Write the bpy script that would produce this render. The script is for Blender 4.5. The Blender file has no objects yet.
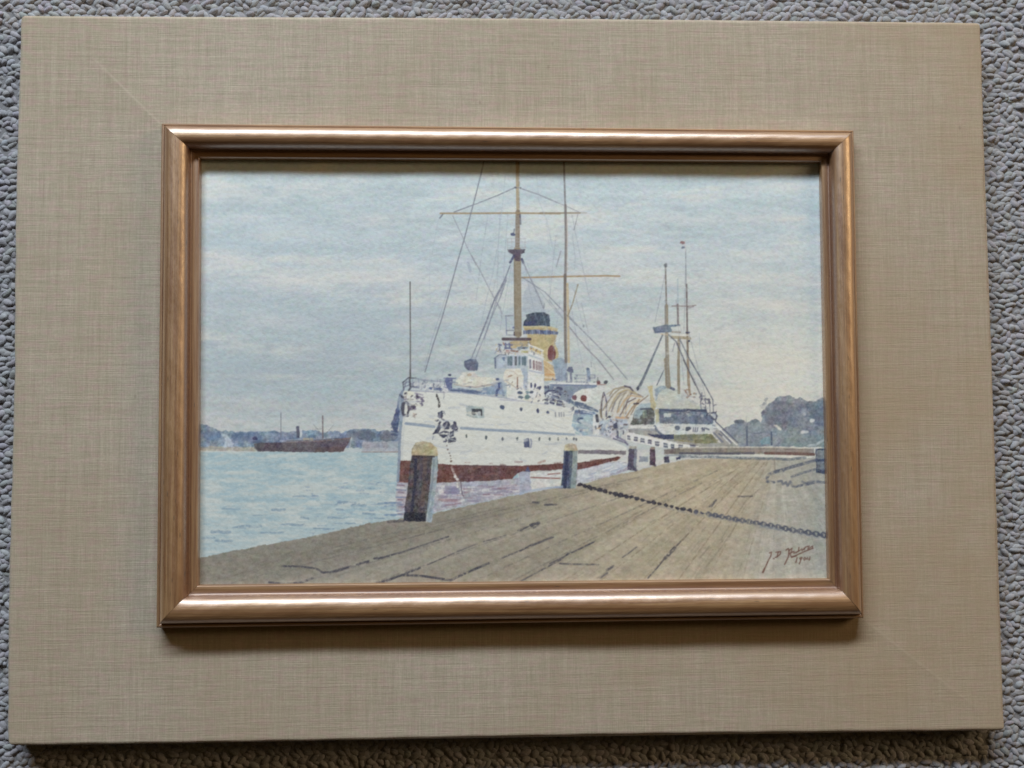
import bpy, math
import numpy as np
from mathutils import Matrix

sc = bpy.context.scene
COL = sc.collection
rng = np.random.default_rng(7)

# ------------------------------------------------------------------ helpers
def s2l(c):
    c = np.asarray(c, dtype=np.float64) / 255.0
    return np.where(c <= .04045, c / 12.92, ((c + .055) / 1.055) ** 2.4)

def empty(name, loc=(0, 0, 0)):
    o = bpy.data.objects.new(name, None)
    o.location = loc
    o.empty_display_size = .05
    COL.objects.link(o)
    return o

def mesh_obj(name, V, F, mat, parent=None, smooth=True, uv=None, col=None):
    """V (n,3); F (m,4) quads or list of polygons; uv per vertex; col per vertex (linear)"""
    me = bpy.data.meshes.new(name)
    if isinstance(F, np.ndarray):
        V = np.asarray(V, np.float32)
        k = F.shape[1]
        me.vertices.add(len(V)); me.vertices.foreach_set('co', V.ravel())
        me.loops.add(F.size); me.loops.foreach_set('vertex_index', F.astype(np.int32).ravel())
        me.polygons.add(len(F))
        me.polygons.foreach_set('loop_start', np.arange(0, F.size, k, dtype=np.int32))
        me.update(calc_edges=True)
    else:
        me.from_pydata([tuple(v) for v in V], [], F)
    if uv is not None:
        l = me.uv_layers.new(name='UVMap')
        vi = np.empty(len(me.loops), np.int32); me.loops.foreach_get('vertex_index', vi)
        l.data.foreach_set('uv', np.asarray(uv, np.float32)[vi].ravel())
    if col is not None:
        a = me.color_attributes.new('paint', 'FLOAT_COLOR', 'POINT')
        c = np.ones((len(me.vertices), 4), np.float32); c[:, :3] = col
        a.data.foreach_set('color', c.ravel())
    me.polygons.foreach_set('use_smooth', np.full(len(me.polygons), smooth))
    me.materials.append(mat)
    me.validate(); me.update()
    o = bpy.data.objects.new(name, me)
    COL.objects.link(o)
    if parent: o.parent = parent
    return o

class NT:
    """tiny node-tree writer"""
    def __init__(s, name):
        s.m = bpy.data.materials.new(name); s.m.use_nodes = True
        s.t = s.m.node_tree; s.t.nodes.clear()
        s.out = s.n('ShaderNodeOutputMaterial')
        s.b = s.n('ShaderNodeBsdfPrincipled')
        s.l(s.b.outputs[0], s.out.inputs['Surface'])
    def n(s, typ, **kw):
        nd = s.t.nodes.new(typ)
        for k, v in kw.items():
            if k.startswith('i_'):
                nd.inputs[k[2:].replace('_', ' ')].default_value = v
            else: setattr(nd, k, v)
        return nd
    def l(s, a, b): s.t.links.new(a, b)
    def math(s, op, a, b=None, c=None, clamp=False):
        nd = s.n('ShaderNodeMath', operation=op, use_clamp=clamp)
        for i, x in enumerate((a, b, c)):
            if x is None: continue
            if isinstance(x, (int, float)): nd.inputs[i].default_value = x
            else: s.l(x, nd.inputs[i])
        return nd.outputs[0]
    def mix(s, f, a, b, blend='MIX'):
        nd = s.n('ShaderNodeMix', data_type='RGBA', blend_type=blend)
        for i, x in ((0, f), (6, a), (7, b)):
            if isinstance(x, (int, float)): nd.inputs[i].default_value = x
            elif isinstance(x, tuple): nd.inputs[i].default_value = (*x[:3], 1)
            else: s.l(x, nd.inputs[i])
        return nd.outputs[2]
    def noise(s, vec, scale, detail=3, rough=.5, stretch=None, rot=None):
        if stretch or rot:
            mp = s.n('ShaderNodeMapping')
            if stretch: mp.inputs['Scale'].default_value = stretch
            if rot: mp.inputs['Rotation'].default_value = rot
            s.l(vec, mp.inputs[0]); vec = mp.outputs[0]
        nd = s.n('ShaderNodeTexNoise')
        nd.inputs['Scale'].default_value = scale
        nd.inputs['Detail'].default_value = detail
        nd.inputs['Roughness'].default_value = rough
        s.l(vec, nd.inputs['Vector'])
        return nd.outputs['Fac']
    def rmap(s, v, a, b, c=0., d=1.):
        nd = s.n('ShaderNodeMapRange', clamp=True)
        s.l(v, nd.inputs[0])
        for i, x in enumerate((a, b, c, d)): nd.inputs[i + 1].default_value = x
        return nd.outputs[0]
    def bump(s, h, dist, strength=1.):
        nd = s.n('ShaderNodeBump')
        nd.inputs['Strength'].default_value = strength
        nd.inputs['Distance'].default_value = dist
        s.l(h, nd.inputs['Height'])
        s.l(nd.outputs[0], s.b.inputs['Normal'])

# ------------------------------------------------------------------ dimensions (metres)
W, H = .62, .4546                       # linen covered panel
PANEL_T = .0165
FL, FR, FB, FT = -.2180, .2196, -.1566, .1535      # gilt frame, outside
PL, PR, PB, PT = -.1976, .2027, -.1355, .1365      # watercolour sheet (runs a little under the frame)
PZ = .003                               # watercolour plane
CARPET_Z = -PANEL_T

# ------------------------------------------------------------------ materials
def mat_linen():
    m = NT('natural_linen')
    tc = m.n('ShaderNodeTexCoord').outputs['Object']
    # slubs: threads running across and up the cloth
    h1 = m.noise(tc, 1, 3, .6, (55, 1500, 300))
    v1 = m.noise(tc, 1, 3, .6, (1500, 55, 300))
    h2 = m.noise(tc, 1, 3, .6, (24, 820, 150))
    v2 = m.noise(tc, 1, 3, .6, (820, 24, 150))
    h3 = m.noise(tc, 1, 2, .5, (9, 300, 60))
    v3 = m.noise(tc, 1, 2, .5, (300, 9, 60))
    w = m.math('ADD', m.math('ADD', h1, v1), m.math('MULTIPLY', m.math('ADD', h2, v2), .8))
    w = m.math('ADD', w, m.math('MULTIPLY', m.math('ADD', h3, v3), .35))
    w = m.rmap(w, 1.72, 2.74)
    big = m.noise(tc, 7, 4, .6)
    grain = m.noise(tc, 700, 3, .6)
    c = m.mix(w, (.35, .288, .232), (.635, .545, .452))
    c = m.mix(m.rmap(grain, .3, .7, 0, .42), c, (.30, .255, .205))
    c = m.mix(m.rmap(big, .42, .75, 0, .5), c, (.36, .275, .185))
    # coloured fibres (photo has pinkish and greenish threads)
    hue = m.noise(tc, 1, 1, .5, (120, 260, 60))
    c = m.mix(m.rmap(hue, .35, .65, .2, 0), c, (.30, .36, .22))
    c = m.mix(m.rmap(hue, .5, .75, 0, .26), c, (.46, .30, .30))
    # dark neps in the yarn
    vo = m.n('ShaderNodeTexVoronoi'); vo.inputs['Scale'].default_value = 38
    mp = m.n('ShaderNodeMapping'); mp.inputs['Scale'].default_value = (1, .62, 1)
    m.l(tc, mp.inputs[0]); m.l(mp.outputs[0], vo.inputs['Vector'])
    # paler worn cloth along the two mitre seams, browned cloth towards the lower right corner
    sx = m.n('ShaderNodeSeparateXYZ'); m.l(tc, sx.inputs[0])
    def seam(x0, y0, x1, y1):
        L_ = math.hypot(x1 - x0, y1 - y0); ux, uy = (x1 - x0) / L_, (y1 - y0) / L_
        rx = m.math('SUBTRACT', sx.outputs[0], x0); ry = m.math('SUBTRACT', sx.outputs[1], y0)
        al = m.math('ADD', m.math('MULTIPLY', rx, ux), m.math('MULTIPLY', ry, uy))
        pr = m.math('ABSOLUTE', m.math('ADD', m.math('MULTIPLY', rx, -uy), m.math('MULTIPLY', ry, ux)))
        f = m.math('MULTIPLY', m.rmap(pr, .0002, .0011, 1, 0), m.rmap(al, 0, .004))
        return m.math('MULTIPLY', f, m.rmap(al, L_ * .75, L_ * 1.1, 1, 0))
    sf = m.math('ADD', seam(-.2205, .1560, -.264, .199), seam(.2225, -.1590, .2985, -.219))
    c = m.mix(m.math('MULTIPLY', sf, m.rmap(grain, .3, .6, .08, .3)), c, (.66, .58, .47))
    st_ = m.math('ADD', m.rmap(sx.outputs[0], .05, .31), m.math('MULTIPLY', m.rmap(sx.outputs[1], .05, -.22), .4))
    c = m.mix(m.math('MULTIPLY', st_, m.rmap(big, .3, .65, .12, .62)), c, (.37, .268, .165))
    c = m.mix(m.rmap(vo.outputs['Distance'], .02, .045, .35, 0), c, (.2, .16, .12))
    m.l(c, m.b.inputs['Base Color'])
    m.b.inputs['Roughness'].default_value = .88
    m.b.inputs['Specular IOR Level'].default_value = .25
    m.b.inputs['Sheen Weight'].default_value = .15
    m.bump(m.math('ADD', w, m.math('MULTIPLY', grain, .5)), .00022, .7)
    return m.m

def mat_gilt():
    m = NT('worn_gilt_wood')
    uv = m.n('ShaderNodeUVMap').outputs[0]        # u along rail (m), v across 0..1
    sep = m.n('ShaderNodeSeparateXYZ'); m.l(uv, sep.inputs[0])
    v = sep.outputs[1]
    streak = m.noise(uv, 1, 4, .65, (9, 10, 1))
    streak2 = m.noise(uv, 1, 4, .6, (22, 26, 1))
    fine = m.noise(uv, 1, 5, .7, (300, 45, 1))
    c = m.mix(m.rmap(streak, .38, .62), (.29, .135, .045), (.60, .36, .16))
    c = m.mix(m.rmap(streak2, .45, .68, 0, .75), c, (.33, .13, .045))
    # rubbed through to red bole next to the mouldings' steps
    g = m.n('ShaderNodeValToRGB'); cr = g.color_ramp
    pts = [(0, .1), (.065, .15), (.09, .75), (.15, .15), (.66, .2), (.74, 1.0), (.80, .85), (.86, .25), (1, .4)]
    cr.elements[0].position = pts[0][0]; cr.elements[0].color = (pts[0][1],) * 3 + (1,)
    cr.elements[1].position = 1; cr.elements[1].color = (pts[-1][1],) * 3 + (1,)
    for p, q in pts[1:-1]:
        e = cr.elements.new(p); e.color = (q, q, q, 1)
    m.l(v, g.inputs[0])
    wear = m.math('MULTIPLY', g.outputs[0], m.rmap(fine, .3, .65, .35, 1.))
    c = m.mix(wear, c, (.17, .055, .02))
    sp = m.n('ShaderNodeTexVoronoi'); sp.inputs['Scale'].default_value = 1
    mp = m.n('ShaderNodeMapping'); mp.inputs['Scale'].default_value = (45, 9, 1)
    m.l(uv, mp.inputs[0]); m.l(mp.outputs[0], sp.inputs['Vector'])
    c = m.mix(m.rmap(sp.outputs['Distance'], .05, .11, .8, 0), c, (.06, .03, .018))
    m.l(c, m.b.inputs['Base Color'])
    m.b.inputs['Metallic'].default_value = .4
    m.l(m.rmap(fine, .3, .7, .36, .58), m.b.inputs['Roughness'])
    m.b.inputs['Coat Weight'].default_value = 1.0
    m.b.inputs['Coat IOR'].default_value = 2.6
    m.b.inputs['Coat Tint'].default_value = (1, 1, 1, 1)
    m.l(m.rmap(fine, .3, .7, .33, .50), m.b.inputs['Coat Roughness'])
    m.bump(m.math('ADD', m.math('MULTIPLY', streak2, .7), m.math('MULTIPLY', fine, .5)), .0004, .55)
    return m.m

def mat_paint():
    m = NT('watercolour_on_paper')
    at = m.n('ShaderNodeAttribute', attribute_name='paint')
    tc = m.n('ShaderNodeTexCoord').outputs['Object']
    tooth = m.noise(tc, 420, 3, .6)
    fleck = m.noise(tc, 1100, 2, .6)
    c = m.mix(m.rmap(tooth, .36, .5, .10, 0), at.outputs['Color'], (.32, .34, .36), 'MULTIPLY')
    c = m.mix(m.rmap(fleck, .35, .65, 0, .06), c, (.78, .76, .70))
    m.l(c, m.b.inputs['Base Color'])
    m.b.inputs['Roughness'].default_value = .8
    m.b.inputs['Specular IOR Level'].default_value = .25
    m.bump(tooth, .00035, .5)
    return m.m

def mat_carpet():
    m = NT('grey_wool_loop')
    at = m.n('ShaderNodeAttribute', attribute_name='paint')
    tc = m.n('ShaderNodeTexCoord').outputs['Object']
    f = m.noise(tc, 900, 3, .6)
    b = m.noise(tc, 12, 3, .5)
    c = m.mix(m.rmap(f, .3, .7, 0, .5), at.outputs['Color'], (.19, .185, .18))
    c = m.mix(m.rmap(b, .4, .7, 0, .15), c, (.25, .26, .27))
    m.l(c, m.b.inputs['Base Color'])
    m.b.inputs['Roughness'].default_value = .95
    m.b.inputs['Specular IOR Level'].default_value = .1
    m.b.inputs['Sheen Weight'].default_value = .2
    m.bump(f, .0008, .4)
    return m.m

def mat_simple(name, col, rough=.6):
    m = NT(name)
    tc = m.n('ShaderNodeTexCoord').outputs['Object']
    c = m.mix(m.noise(tc, 60, 4), tuple(x * .8 for x in col), tuple(min(1, x * 1.15) for x in col))
    m.l(c, m.b.inputs['Base Color']); m.b.inputs['Roughness'].default_value = rough
    return m.m

LINEN, GILT, PAINT, CARPET = mat_linen(), mat_gilt(), mat_paint(), mat_carpet()

# ------------------------------------------------------------------ carpet: woven base + individual wool loops
def build_carpet():
    # base sheet
    n = 60
    ax = np.linspace(-2.2, 2.2, n)
    X, Y = np.meshgrid(ax, ax)
    Vb = np.stack([X.ravel(), Y.ravel(), np.full(X.size, CARPET_Z - .0016)], 1)
    idx = np.arange(n * n).reshape(n, n)
    Fb = np.stack([idx[:-1, :-1], idx[:-1, 1:], idx[1:, 1:], idx[1:, :-1]], -1).reshape(-1, 4)
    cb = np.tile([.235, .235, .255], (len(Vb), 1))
    # tuft template: half ellipsoid loop, slightly saddle shaped
    nu, nv = 8, 4
    T = []
    for j in range(nv):
        ph = (j / nv) * math.pi / 2 * 1.05 - .22
        for i in range(nu):
            th = 2 * math.pi * i / nu
            T.append((math.cos(ph) * math.cos(th), math.cos(ph) * math.sin(th), math.sin(ph)))
    T.append((0, 0, 1.0))
    T = np.array(T)
    Q = []
    for j in range(nv - 1):
        for i in range(nu):
            Q.append((j * nu + i, j * nu + (i + 1) % nu, (j + 1) * nu + (i + 1) % nu, (j + 1) * nu + i))
    top = len(T) - 1
    for i in range(0, nu, 2):
        Q.append(((nv - 1) * nu + i, (nv - 1) * nu + (i + 1) % nu, (nv - 1) * nu + (i + 2) % nu, top))
    Q = np.array(Q)
    sx, sy = .0049, .0034
    gx, gy = np.meshgrid(np.arange(-.74, .74, sx), np.arange(-.62, .62, sy))
    gx = gx + (np.arange(gx.shape[0])[:, None] % 2) * sx * .5
    px = gx.ravel() + rng.normal(0, .0009, gx.size)
    py = gy.ravel() + rng.normal(0, .0008, gx.size)
    keep = ~((abs(px) < W / 2 - .045) & (abs(py) < H / 2 - .045))
    px, py = px[keep], py[keep]
    N = len(px)
    low = .5 + .5 * np.sin(px * 37 + np.sin(py * 23) * 2) * np.cos(py * 31 + 1.3)
    row = np.round((py + .62) / sy).astype(int) % 2
    ang = np.where(row == 0, .55, -.50) + rng.normal(0, .38, N) + .25 * (low - .5)
    a = .0041 * rng.uniform(.8, 1.2, N)
    b = .00225 * rng.uniform(.8, 1.2, N)
    c = .0023 * rng.uniform(.7, 1.15, N)
    tilt = rng.normal(.15, .28, N)
    x = T[None, :, 0] * a[:, None]; y = T[None, :, 1] * b[:, None]
    z = T[None, :, 2] * c[:, None]
    x = x * (1 + .10 * np.sin(3 * np.arctan2(y, x + 1e-9) + rng.uniform(0, 6, N)[:, None]))
    z = z + x * np.sin(tilt)[:, None] * .8
    ca, sa = np.cos(ang)[:, None], np.sin(ang)[:, None]
    V = np.stack([px[:, None] + x * ca - y * sa, py[:, None] + x * sa + y * ca,
                  CARPET_Z - .0024 + z + rng.normal(0, .0003, N)[:, None]], -1).reshape(-1, 3)
    # nothing may push up through the panel lying on it
    inside = (abs(V[:, 0]) < W / 2 + .001) & (abs(V[:, 1]) < H / 2 + .001)
    V[inside, 2] = np.minimum(V[inside, 2], CARPET_Z - .0002)
    k = len(T)
    F = (Q[None] + (np.arange(N) * k)[:, None, None]).reshape(-1, 4)
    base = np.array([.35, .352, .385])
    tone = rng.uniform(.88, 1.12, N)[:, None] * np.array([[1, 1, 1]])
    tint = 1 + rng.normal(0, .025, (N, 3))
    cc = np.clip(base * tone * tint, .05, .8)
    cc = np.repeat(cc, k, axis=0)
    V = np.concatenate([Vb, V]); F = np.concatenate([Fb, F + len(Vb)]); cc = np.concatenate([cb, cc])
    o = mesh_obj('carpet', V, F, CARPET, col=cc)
    o['kind'] = 'structure'
    return o
build_carpet()

# ------------------------------------------------------------------ framed picture
pic = empty('framed_painting', (0, 0, CARPET_Z))
pic['label'] = 'harbour watercolour in gilt frame on wide linen covered panel, lying on grey carpet'
pic['category'] = 'framed picture'
LIFT = PANEL_T

def build_panel():
    nx, ny = 210, 156
    xs = np.linspace(-W / 2, W / 2, nx); ys = np.linspace(-H / 2, H / 2, ny)
    # rounded shoulders: concentrate rows near the edge
    r = .0022
    def edge(ax, L):
        e = np.array([0, .1, .25, .45, .7, 1.]) * r
        return np.concatenate([-L / 2 + e, ax[(ax > -L / 2 + r * 1.3) & (ax < L / 2 - r * 1.3)], L / 2 - e[::-1]])
    xs, ys = edge(xs, W), edge(ys, H)
    nx, ny = len(xs), len(ys)
    X, Y = np.meshgrid(xs, ys)
    dx = np.clip(r - (W / 2 - abs(X)), 0, r); dy = np.clip(r - (H / 2 - abs(Y)), 0, r)
    d = np.clip(np.sqrt(dx ** 2 + dy ** 2), 0, r)
    Z = np.sqrt(np.maximum(r * r - d * d, 0)) - r
    # pull the outline in at the corners, and let the cloth wander a little
    cr = .0045
    cx = np.clip(abs(X) - (W / 2 - cr), 0, None); cy = np.clip(abs(Y) - (H / 2 - cr), 0, None)
    q = np.hypot(cx, cy); f = np.where(q > cr, cr / np.maximum(q, 1e-9), 1)
    X = np.where(q > cr, np.sign(X) * (W / 2 - cr + cx * f), X)
    Y = np.where(q > cr, np.sign(Y) * (H / 2 - cr + cy * f), Y)
    Y = Y + .0004 * np.sin(X * 11 + 1) * (abs(Y) / (H / 2)) + .00012 * np.sin(X * 160) * (abs(Y) / (H / 2)) ** 8
    X = X + .0005 * np.sin(Y * 27 + 2) * (abs(X) / (W / 2)) + .00025 * np.sin(Y * 190 + 1) * (abs(X) / (W / 2)) ** 8
    # the turned-in mitre seams: a low ridge running from frame corner to panel corner
    # the panel, too, is slightly out of square
    px_ = X / W + .5; py_ = Y / H + .5
    cn = np.array([(-.3112, -.2296), (.3121, -.2303), (.3100, .2285), (-.3112, .2275)])
    Q_ = [(1 - px_) * (1 - py_), px_ * (1 - py_), px_ * py_, (1 - px_) * py_]
    X = sum(q_ * c_[0] for q_, c_ in zip(Q_, cn)); Y = sum(q_ * c_[1] for q_, c_ in zip(Q_, cn))
    for (x0, y0, x1, y1, h) in ((-.2205, .1560, -.262, -.0 + .196, .00030), (.2225, -.1590, .2985, -.219, .00028)):
        t = np.clip(((X - x0) * (x1 - x0) + (Y - y0) * (y1 - y0)) / ((x1 - x0) ** 2 + (y1 - y0) ** 2), 0, 1)
        dd = np.hypot(X - x0 - t * (x1 - x0), Y - y0 - t * (y1 - y0))
        Z = Z + h * np.exp(-(dd / .0016) ** 2)
    Z = Z + .0003 * np.sin(X * 18) * np.cos(Y * 15 + .5)
    top = np.stack([X.ravel(), Y.ravel(), Z.ravel()], 1)
    idx = np.arange(nx * ny).reshape(ny, nx)
    F = np.stack([idx[:-1, :-1], idx[:-1, 1:], idx[1:, 1:], idx[1:, :-1]], -1).reshape(-1, 4)
    ring = np.concatenate([idx[0, :-1], idx[:-1, -1], idx[-1, :0:-1], idx[:0:-1, 0]])
    R0 = top[ring].copy(); R0[:, 2] = -PANEL_T + .0006
    base = len(top)
    V = np.concatenate([top, R0]); m_ = len(ring)
    k = np.arange(m_); kn = (k + 1) % m_
    S = np.stack([ring[k], base + k, base + kn, ring[kn]], 1)
    F = np.concatenate([F, S])
    V[:, 2] += LIFT
    o = mesh_obj('linen_panel', V, F, LINEN, pic)
    o['label'] = 'wide beige linen covered panel'
    return o
build_panel()

# moulding profile: distance in from the outside edge (mm), height above the linen (mm)
prof = [(0, -.1), (0, 7.6), (.25, 8.6), (.9, 9.1), (1.7, 9.0), (2.2, 8.3), (2.5, 8.5)]
for i in range(0, 19):
    t = math.pi * (i / 18)
    # full half-round bead, a little steeper outside
    u = 9.8 - 7.2 * math.cos(t)
    z = 8.6 + 7.6 * math.sin(t) ** .8
    prof.append((u, z))
prof += [(17.3, 7.5), (17.9, 7.2), (18.6, 7.6), (20.4, 7.9), (21.8, 7.7), (22.3, 7.1), (22.4, 6.2), (22.4, 2.6)]
prof = np.array(prof) / 1000
RW = .0224

# the old frame is a millimetre or two out of square, as such frames are
OUT = {'tl': (-.2188, .1552), 'tr': (.2206, .1530), 'br': (.2200, -.1572), 'bl': (-.2185, -.1577)}
INN = {'tl': (-.1951, .1337), 'tr': (.1993, .1328), 'br': (.1988, -.1327), 'bl': (-.1938, -.1323)}
def rail(c0, c1, tag_=None, seed=0):
    """one rail from corner c0 to corner c1, mitred at both ends"""
    a0, a1, i0, i1 = (np.array(v) for v in (OUT[c0], OUT[c1], INN[c0], INN[c1]))
    L = np.hypot(*(a1 - a0)); d = (a1 - a0) / L
    n = 140
    k = len(prof)
    V, UV = [], []
    rg = np.random.default_rng(seed)
    ph = rg.uniform(0, 6, 6)
    for i in range(n + 1):
        t = i / n
        for j, (u, z) in enumerate(prof):
            f = u / RW
            p0 = a0 + (i0 - a0) * f + d * .0001; p1 = a1 + (i1 - a1) * f - d * .0001
            p = p0 + (p1 - p0) * t
            s = t * L
            wob = (.00013 * math.sin(s * 47 + ph[0]) + .00010 * math.sin(s * 131 + ph[1] + j * .2) + .00005 * math.sin(s * 420 + ph[2] + j)) if 8 < j < 25 else 0
            V.append((p[0], p[1], z + wob + LIFT)); UV.append((s + seed * 1.7, f))
    F = []
    for i in range(n):
        for j in range(k - 1):
            F.append((i * k + j, i * k + j + 1, (i + 1) * k + j + 1, (i + 1) * k + j))
    F.append(tuple(range(k))); F.append(tuple(n * k + j for j in reversed(range(k))))
    bm_v = np.array(V)
    o = mesh_obj('frame_rail', bm_v, F, GILT, pic, uv=UV)
    o['label'] = tag_
    me = o.data
    me.set_sharp_from_angle(angle=math.radians(38))
    return o
rail('tl', 'tr', 'top rail of the gilt frame', 1)
rail('bl', 'tl', 'left rail of the gilt frame', 2)
rail('br', 'bl', 'bottom rail of the gilt frame', 3)
rail('tr', 'br', 'right rail of the gilt frame', 4)

# ------------------------------------------------------------------ the watercolour itself
# It is drawn stroke by stroke on a sheet, in a drawing grid of 620 x 415 units; the sheet is then a flat mesh in the frame.
S = 3.0
X0, Y0, X1, Y1 = 192, 152, 838, 594
CW, CH = int((X1 - X0) * S), int((Y1 - Y0) * S)
gxx, gyy = np.meshgrid(X0 + (np.arange(CW) + .5) / S, Y0 + (np.arange(CH) + .5) / S)
img = np.zeros((CH, CW, 3)); own = np.zeros((CH, CW), np.int16)
OWN = [0]

def vnoise(w, h, cx, cy, seed):
    """smooth value noise, cell size cx,cy in canvas px"""
    r = np.random.default_rng(seed)
    nx, ny = int(w / cx) + 3, int(h / cy) + 3
    g = r.uniform(-1, 1, (ny, nx))
    x = np.arange(w) / cx; y = np.arange(h) / cy
    xi, yi = x.astype(int), y.astype(int); fx, fy = x - xi, y - yi
    fx = fx * fx * (3 - 2 * fx); fy = fy * fy * (3 - 2 * fy)
    a = g[yi][:, xi]; b = g[yi][:, xi + 1]; c = g[yi + 1][:, xi]; d = g[yi + 1][:, xi + 1]
    fx, fy = fx[None], fy[:, None]
    return (a * (1 - fx) + b * fx) * (1 - fy) + (c * (1 - fx) + d * fx) * fy
def fbm(cx, cy, seed, oct=4, w=CW, h=CH):
    o = 0; a = 1; t = 0
    for i in range(oct):
        o = o + a * vnoise(w, h, max(cx, 1.5), max(cy, 1.5), seed + i); t += a; a *= .55; cx /= 2; cy /= 2
    return o / t
DRY = fbm(14, 14, 901, 3) * .6 + fbm(5, 5, 911, 2) * .7
DRY2 = fbm(20, 20, 921, 3); DRY3 = fbm(16, 16, 931, 3)
EDGE1 = fbm(9, 9, 902, 3) * 1.8; EDGE2 = fbm(9, 9, 903, 3) * 1.8

def Z(ox, oy, s):
    def f(*pts):
        return [(ox + x / s, oy + y / s) for x, y in pts]
    return f
A, B, C_ = Z(380, 360, 7.314), Z(500, 300, 7.314), Z(500, 360, 7.314)
D, E_, F_ = Z(600, 360, 7.314), Z(420, 160, 7.314), Z(500, 230, 7.314)
G, H_, I_ = Z(380, 420, 7.314), Z(380, 280, 7.314), Z(190, 400, 4.862)
J, K, L = Z(620, 230, 7.314), Z(700, 370, 7.314), Z(700, 470, 6.4)
M_, N_, O_ = Z(520, 430, 5.689), Z(190, 500, 4.862), Z(360, 480, 4.862)
Q1, Q2, Q3 = Z(390, 370, 12.8), Z(480, 310, 12.8), Z(480, 350, 12.8)
Q4, Q5, SG = Z(550, 360, 12.8), Z(560, 400, 12.8), Z(755, 535, 13.65)
R7, R8, TL = Z(560, 480, 7.84), Z(680, 430, 6.793), Z(420, 250, 8.533)
P = Z(620, 280, 7.314)
SK1, SK2 = Z(200, 160, 3.2), Z(510, 160, 3.2)

def box(pts, pad):
    x = [p[0] for p in pts]; y = [p[1] for p in pts]
    a = max(0, int((min(x) - pad - X0) * S)); b = min(CW, int((max(x) + pad - X0) * S) + 2)
    c = max(0, int((min(y) - pad - Y0) * S)); d = min(CH, int((max(y) + pad - Y0) * S) + 2)
    return slice(c, d), slice(a, b)
def blend(sl, al, col):
    c = np.asarray(col, float)
    img[sl] += (c - img[sl]) * al[..., None]
    if OWN[0] is not None:
        o = own[sl]; o[al > .42] = OWN[0]
def st(pts, col, w=1., a=.9, dry=.25, taper=0):
    """brush stroke, w = full width in drawing units"""
    sl = box(pts, w + 1)
    gx, gy = gxx[sl], gyy[sl]
    if gx.size == 0: return
    al = np.zeros(gx.shape); n = len(pts) - 1; w = w * (1.2 if w < 3 else 1)
    for i, ((x0, y0), (x1, y1)) in enumerate(zip(pts[:-1], pts[1:])):
        dx, dy = x1 - x0, y1 - y0; q = dx * dx + dy * dy + 1e-9
        t = np.clip(((gx - x0) * dx + (gy - y0) * dy) / q, 0, 1)
        d = np.hypot(gx - x0 - t * dx, gy - y0 - t * dy)
        rad = w / 2 * (1 - taper * (t + i) / n) if taper else w / 2
        eff = min(1., w * 1.3) if w < .8 else 1.
        al = np.maximum(al, np.clip((np.maximum(rad, .35) - d) * 1.6 + .5, 0, 1) * eff)
    al *= a * np.clip(1 - dry * .45 + dry * DRY[sl] * 2.4, 0, 1)
    blend(sl, al, col)
def inside(pts, gx, gy):
    m = np.zeros(gx.shape, bool); n = len(pts)
    for i in range(n):
        x0, y0 = pts[i]; x1, y1 = pts[(i + 1) % n]
        if y0 == y1: continue
        m ^= ((y0 > gy) != (y1 > gy)) & (gx < (x1 - x0) * (gy - y0) / (y1 - y0) + x0)
    return m
def po(pts, col, a=.95, wob=.35, var=5, col2=None):
    wob *= 1.3; var = var * 3.2 + 7
    """wash: filled polygon, wobbly edge, pigment variation; col2 = colour at the bottom"""
    sl = box(pts, 1)
    gx, gy = gxx[sl], gyy[sl]
    if gx.size == 0: return
    m = inside(pts, gx + wob * EDGE1[sl], gy + wob * EDGE2[sl]).astype(float)
    # soften by one canvas px
    mm = m.copy(); mm[1:] += m[:-1]; mm[:-1] += m[1:]; mm[:, 1:] += m[:, :-1]; mm[:, :-1] += m[:, 1:]
    mm = np.clip(mm / 5, 0, 1) * a
    c = np.asarray(col, float)[None, None]
    if col2 is not None:
        y0, y1 = min(p[1] for p in pts), max(p[1] for p in pts)
        t = np.clip((gy - y0) / (y1 - y0 + 1e-6), 0, 1)[..., None]
        c = c * (1 - t) + np.asarray(col2, float) * t
    c = c + (DRY[sl] * var)[..., None] + np.stack([DRY2[sl], DRY3[sl], -DRY2[sl]], -1) * (var * .35)
    img[sl] += (c - img[sl]) * mm[..., None]
    if OWN[0] is not None:
        o = own[sl]; o[mm > .42] = OWN[0]
def el(p, rx, ry, col, a=.95, wob=.3, var=4, rot=0):
    n = 20; cx, cy = p
    pts = []
    for i in range(n):
        t = 2 * math.pi * i / n; x, y = rx * math.cos(t), ry * math.sin(t)
        pts.append((cx + x * math.cos(rot) - y * math.sin(rot), cy + x * math.sin(rot) + y * math.cos(rot)))
    po(pts, col, a, wob, var)
def dots(pts, col, r=1., a=.9, jit=0, seed=1):
    rg = np.random.default_rng(seed)
    for x, y in pts:
        el((x + rg.normal(0, jit), y + rg.normal(0, jit)), r * rg.uniform(.7, 1.3), r * rg.uniform(.7, 1.3), col, a)

INK = (58, 58, 78); DK = (72, 72, 84); BLU = (92, 112, 150); GR = (120, 132, 148)
WH = (214, 215, 208); WH2 = (197, 201, 200); TAN = (158, 138, 104); BRN = (112, 84, 66)

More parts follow.
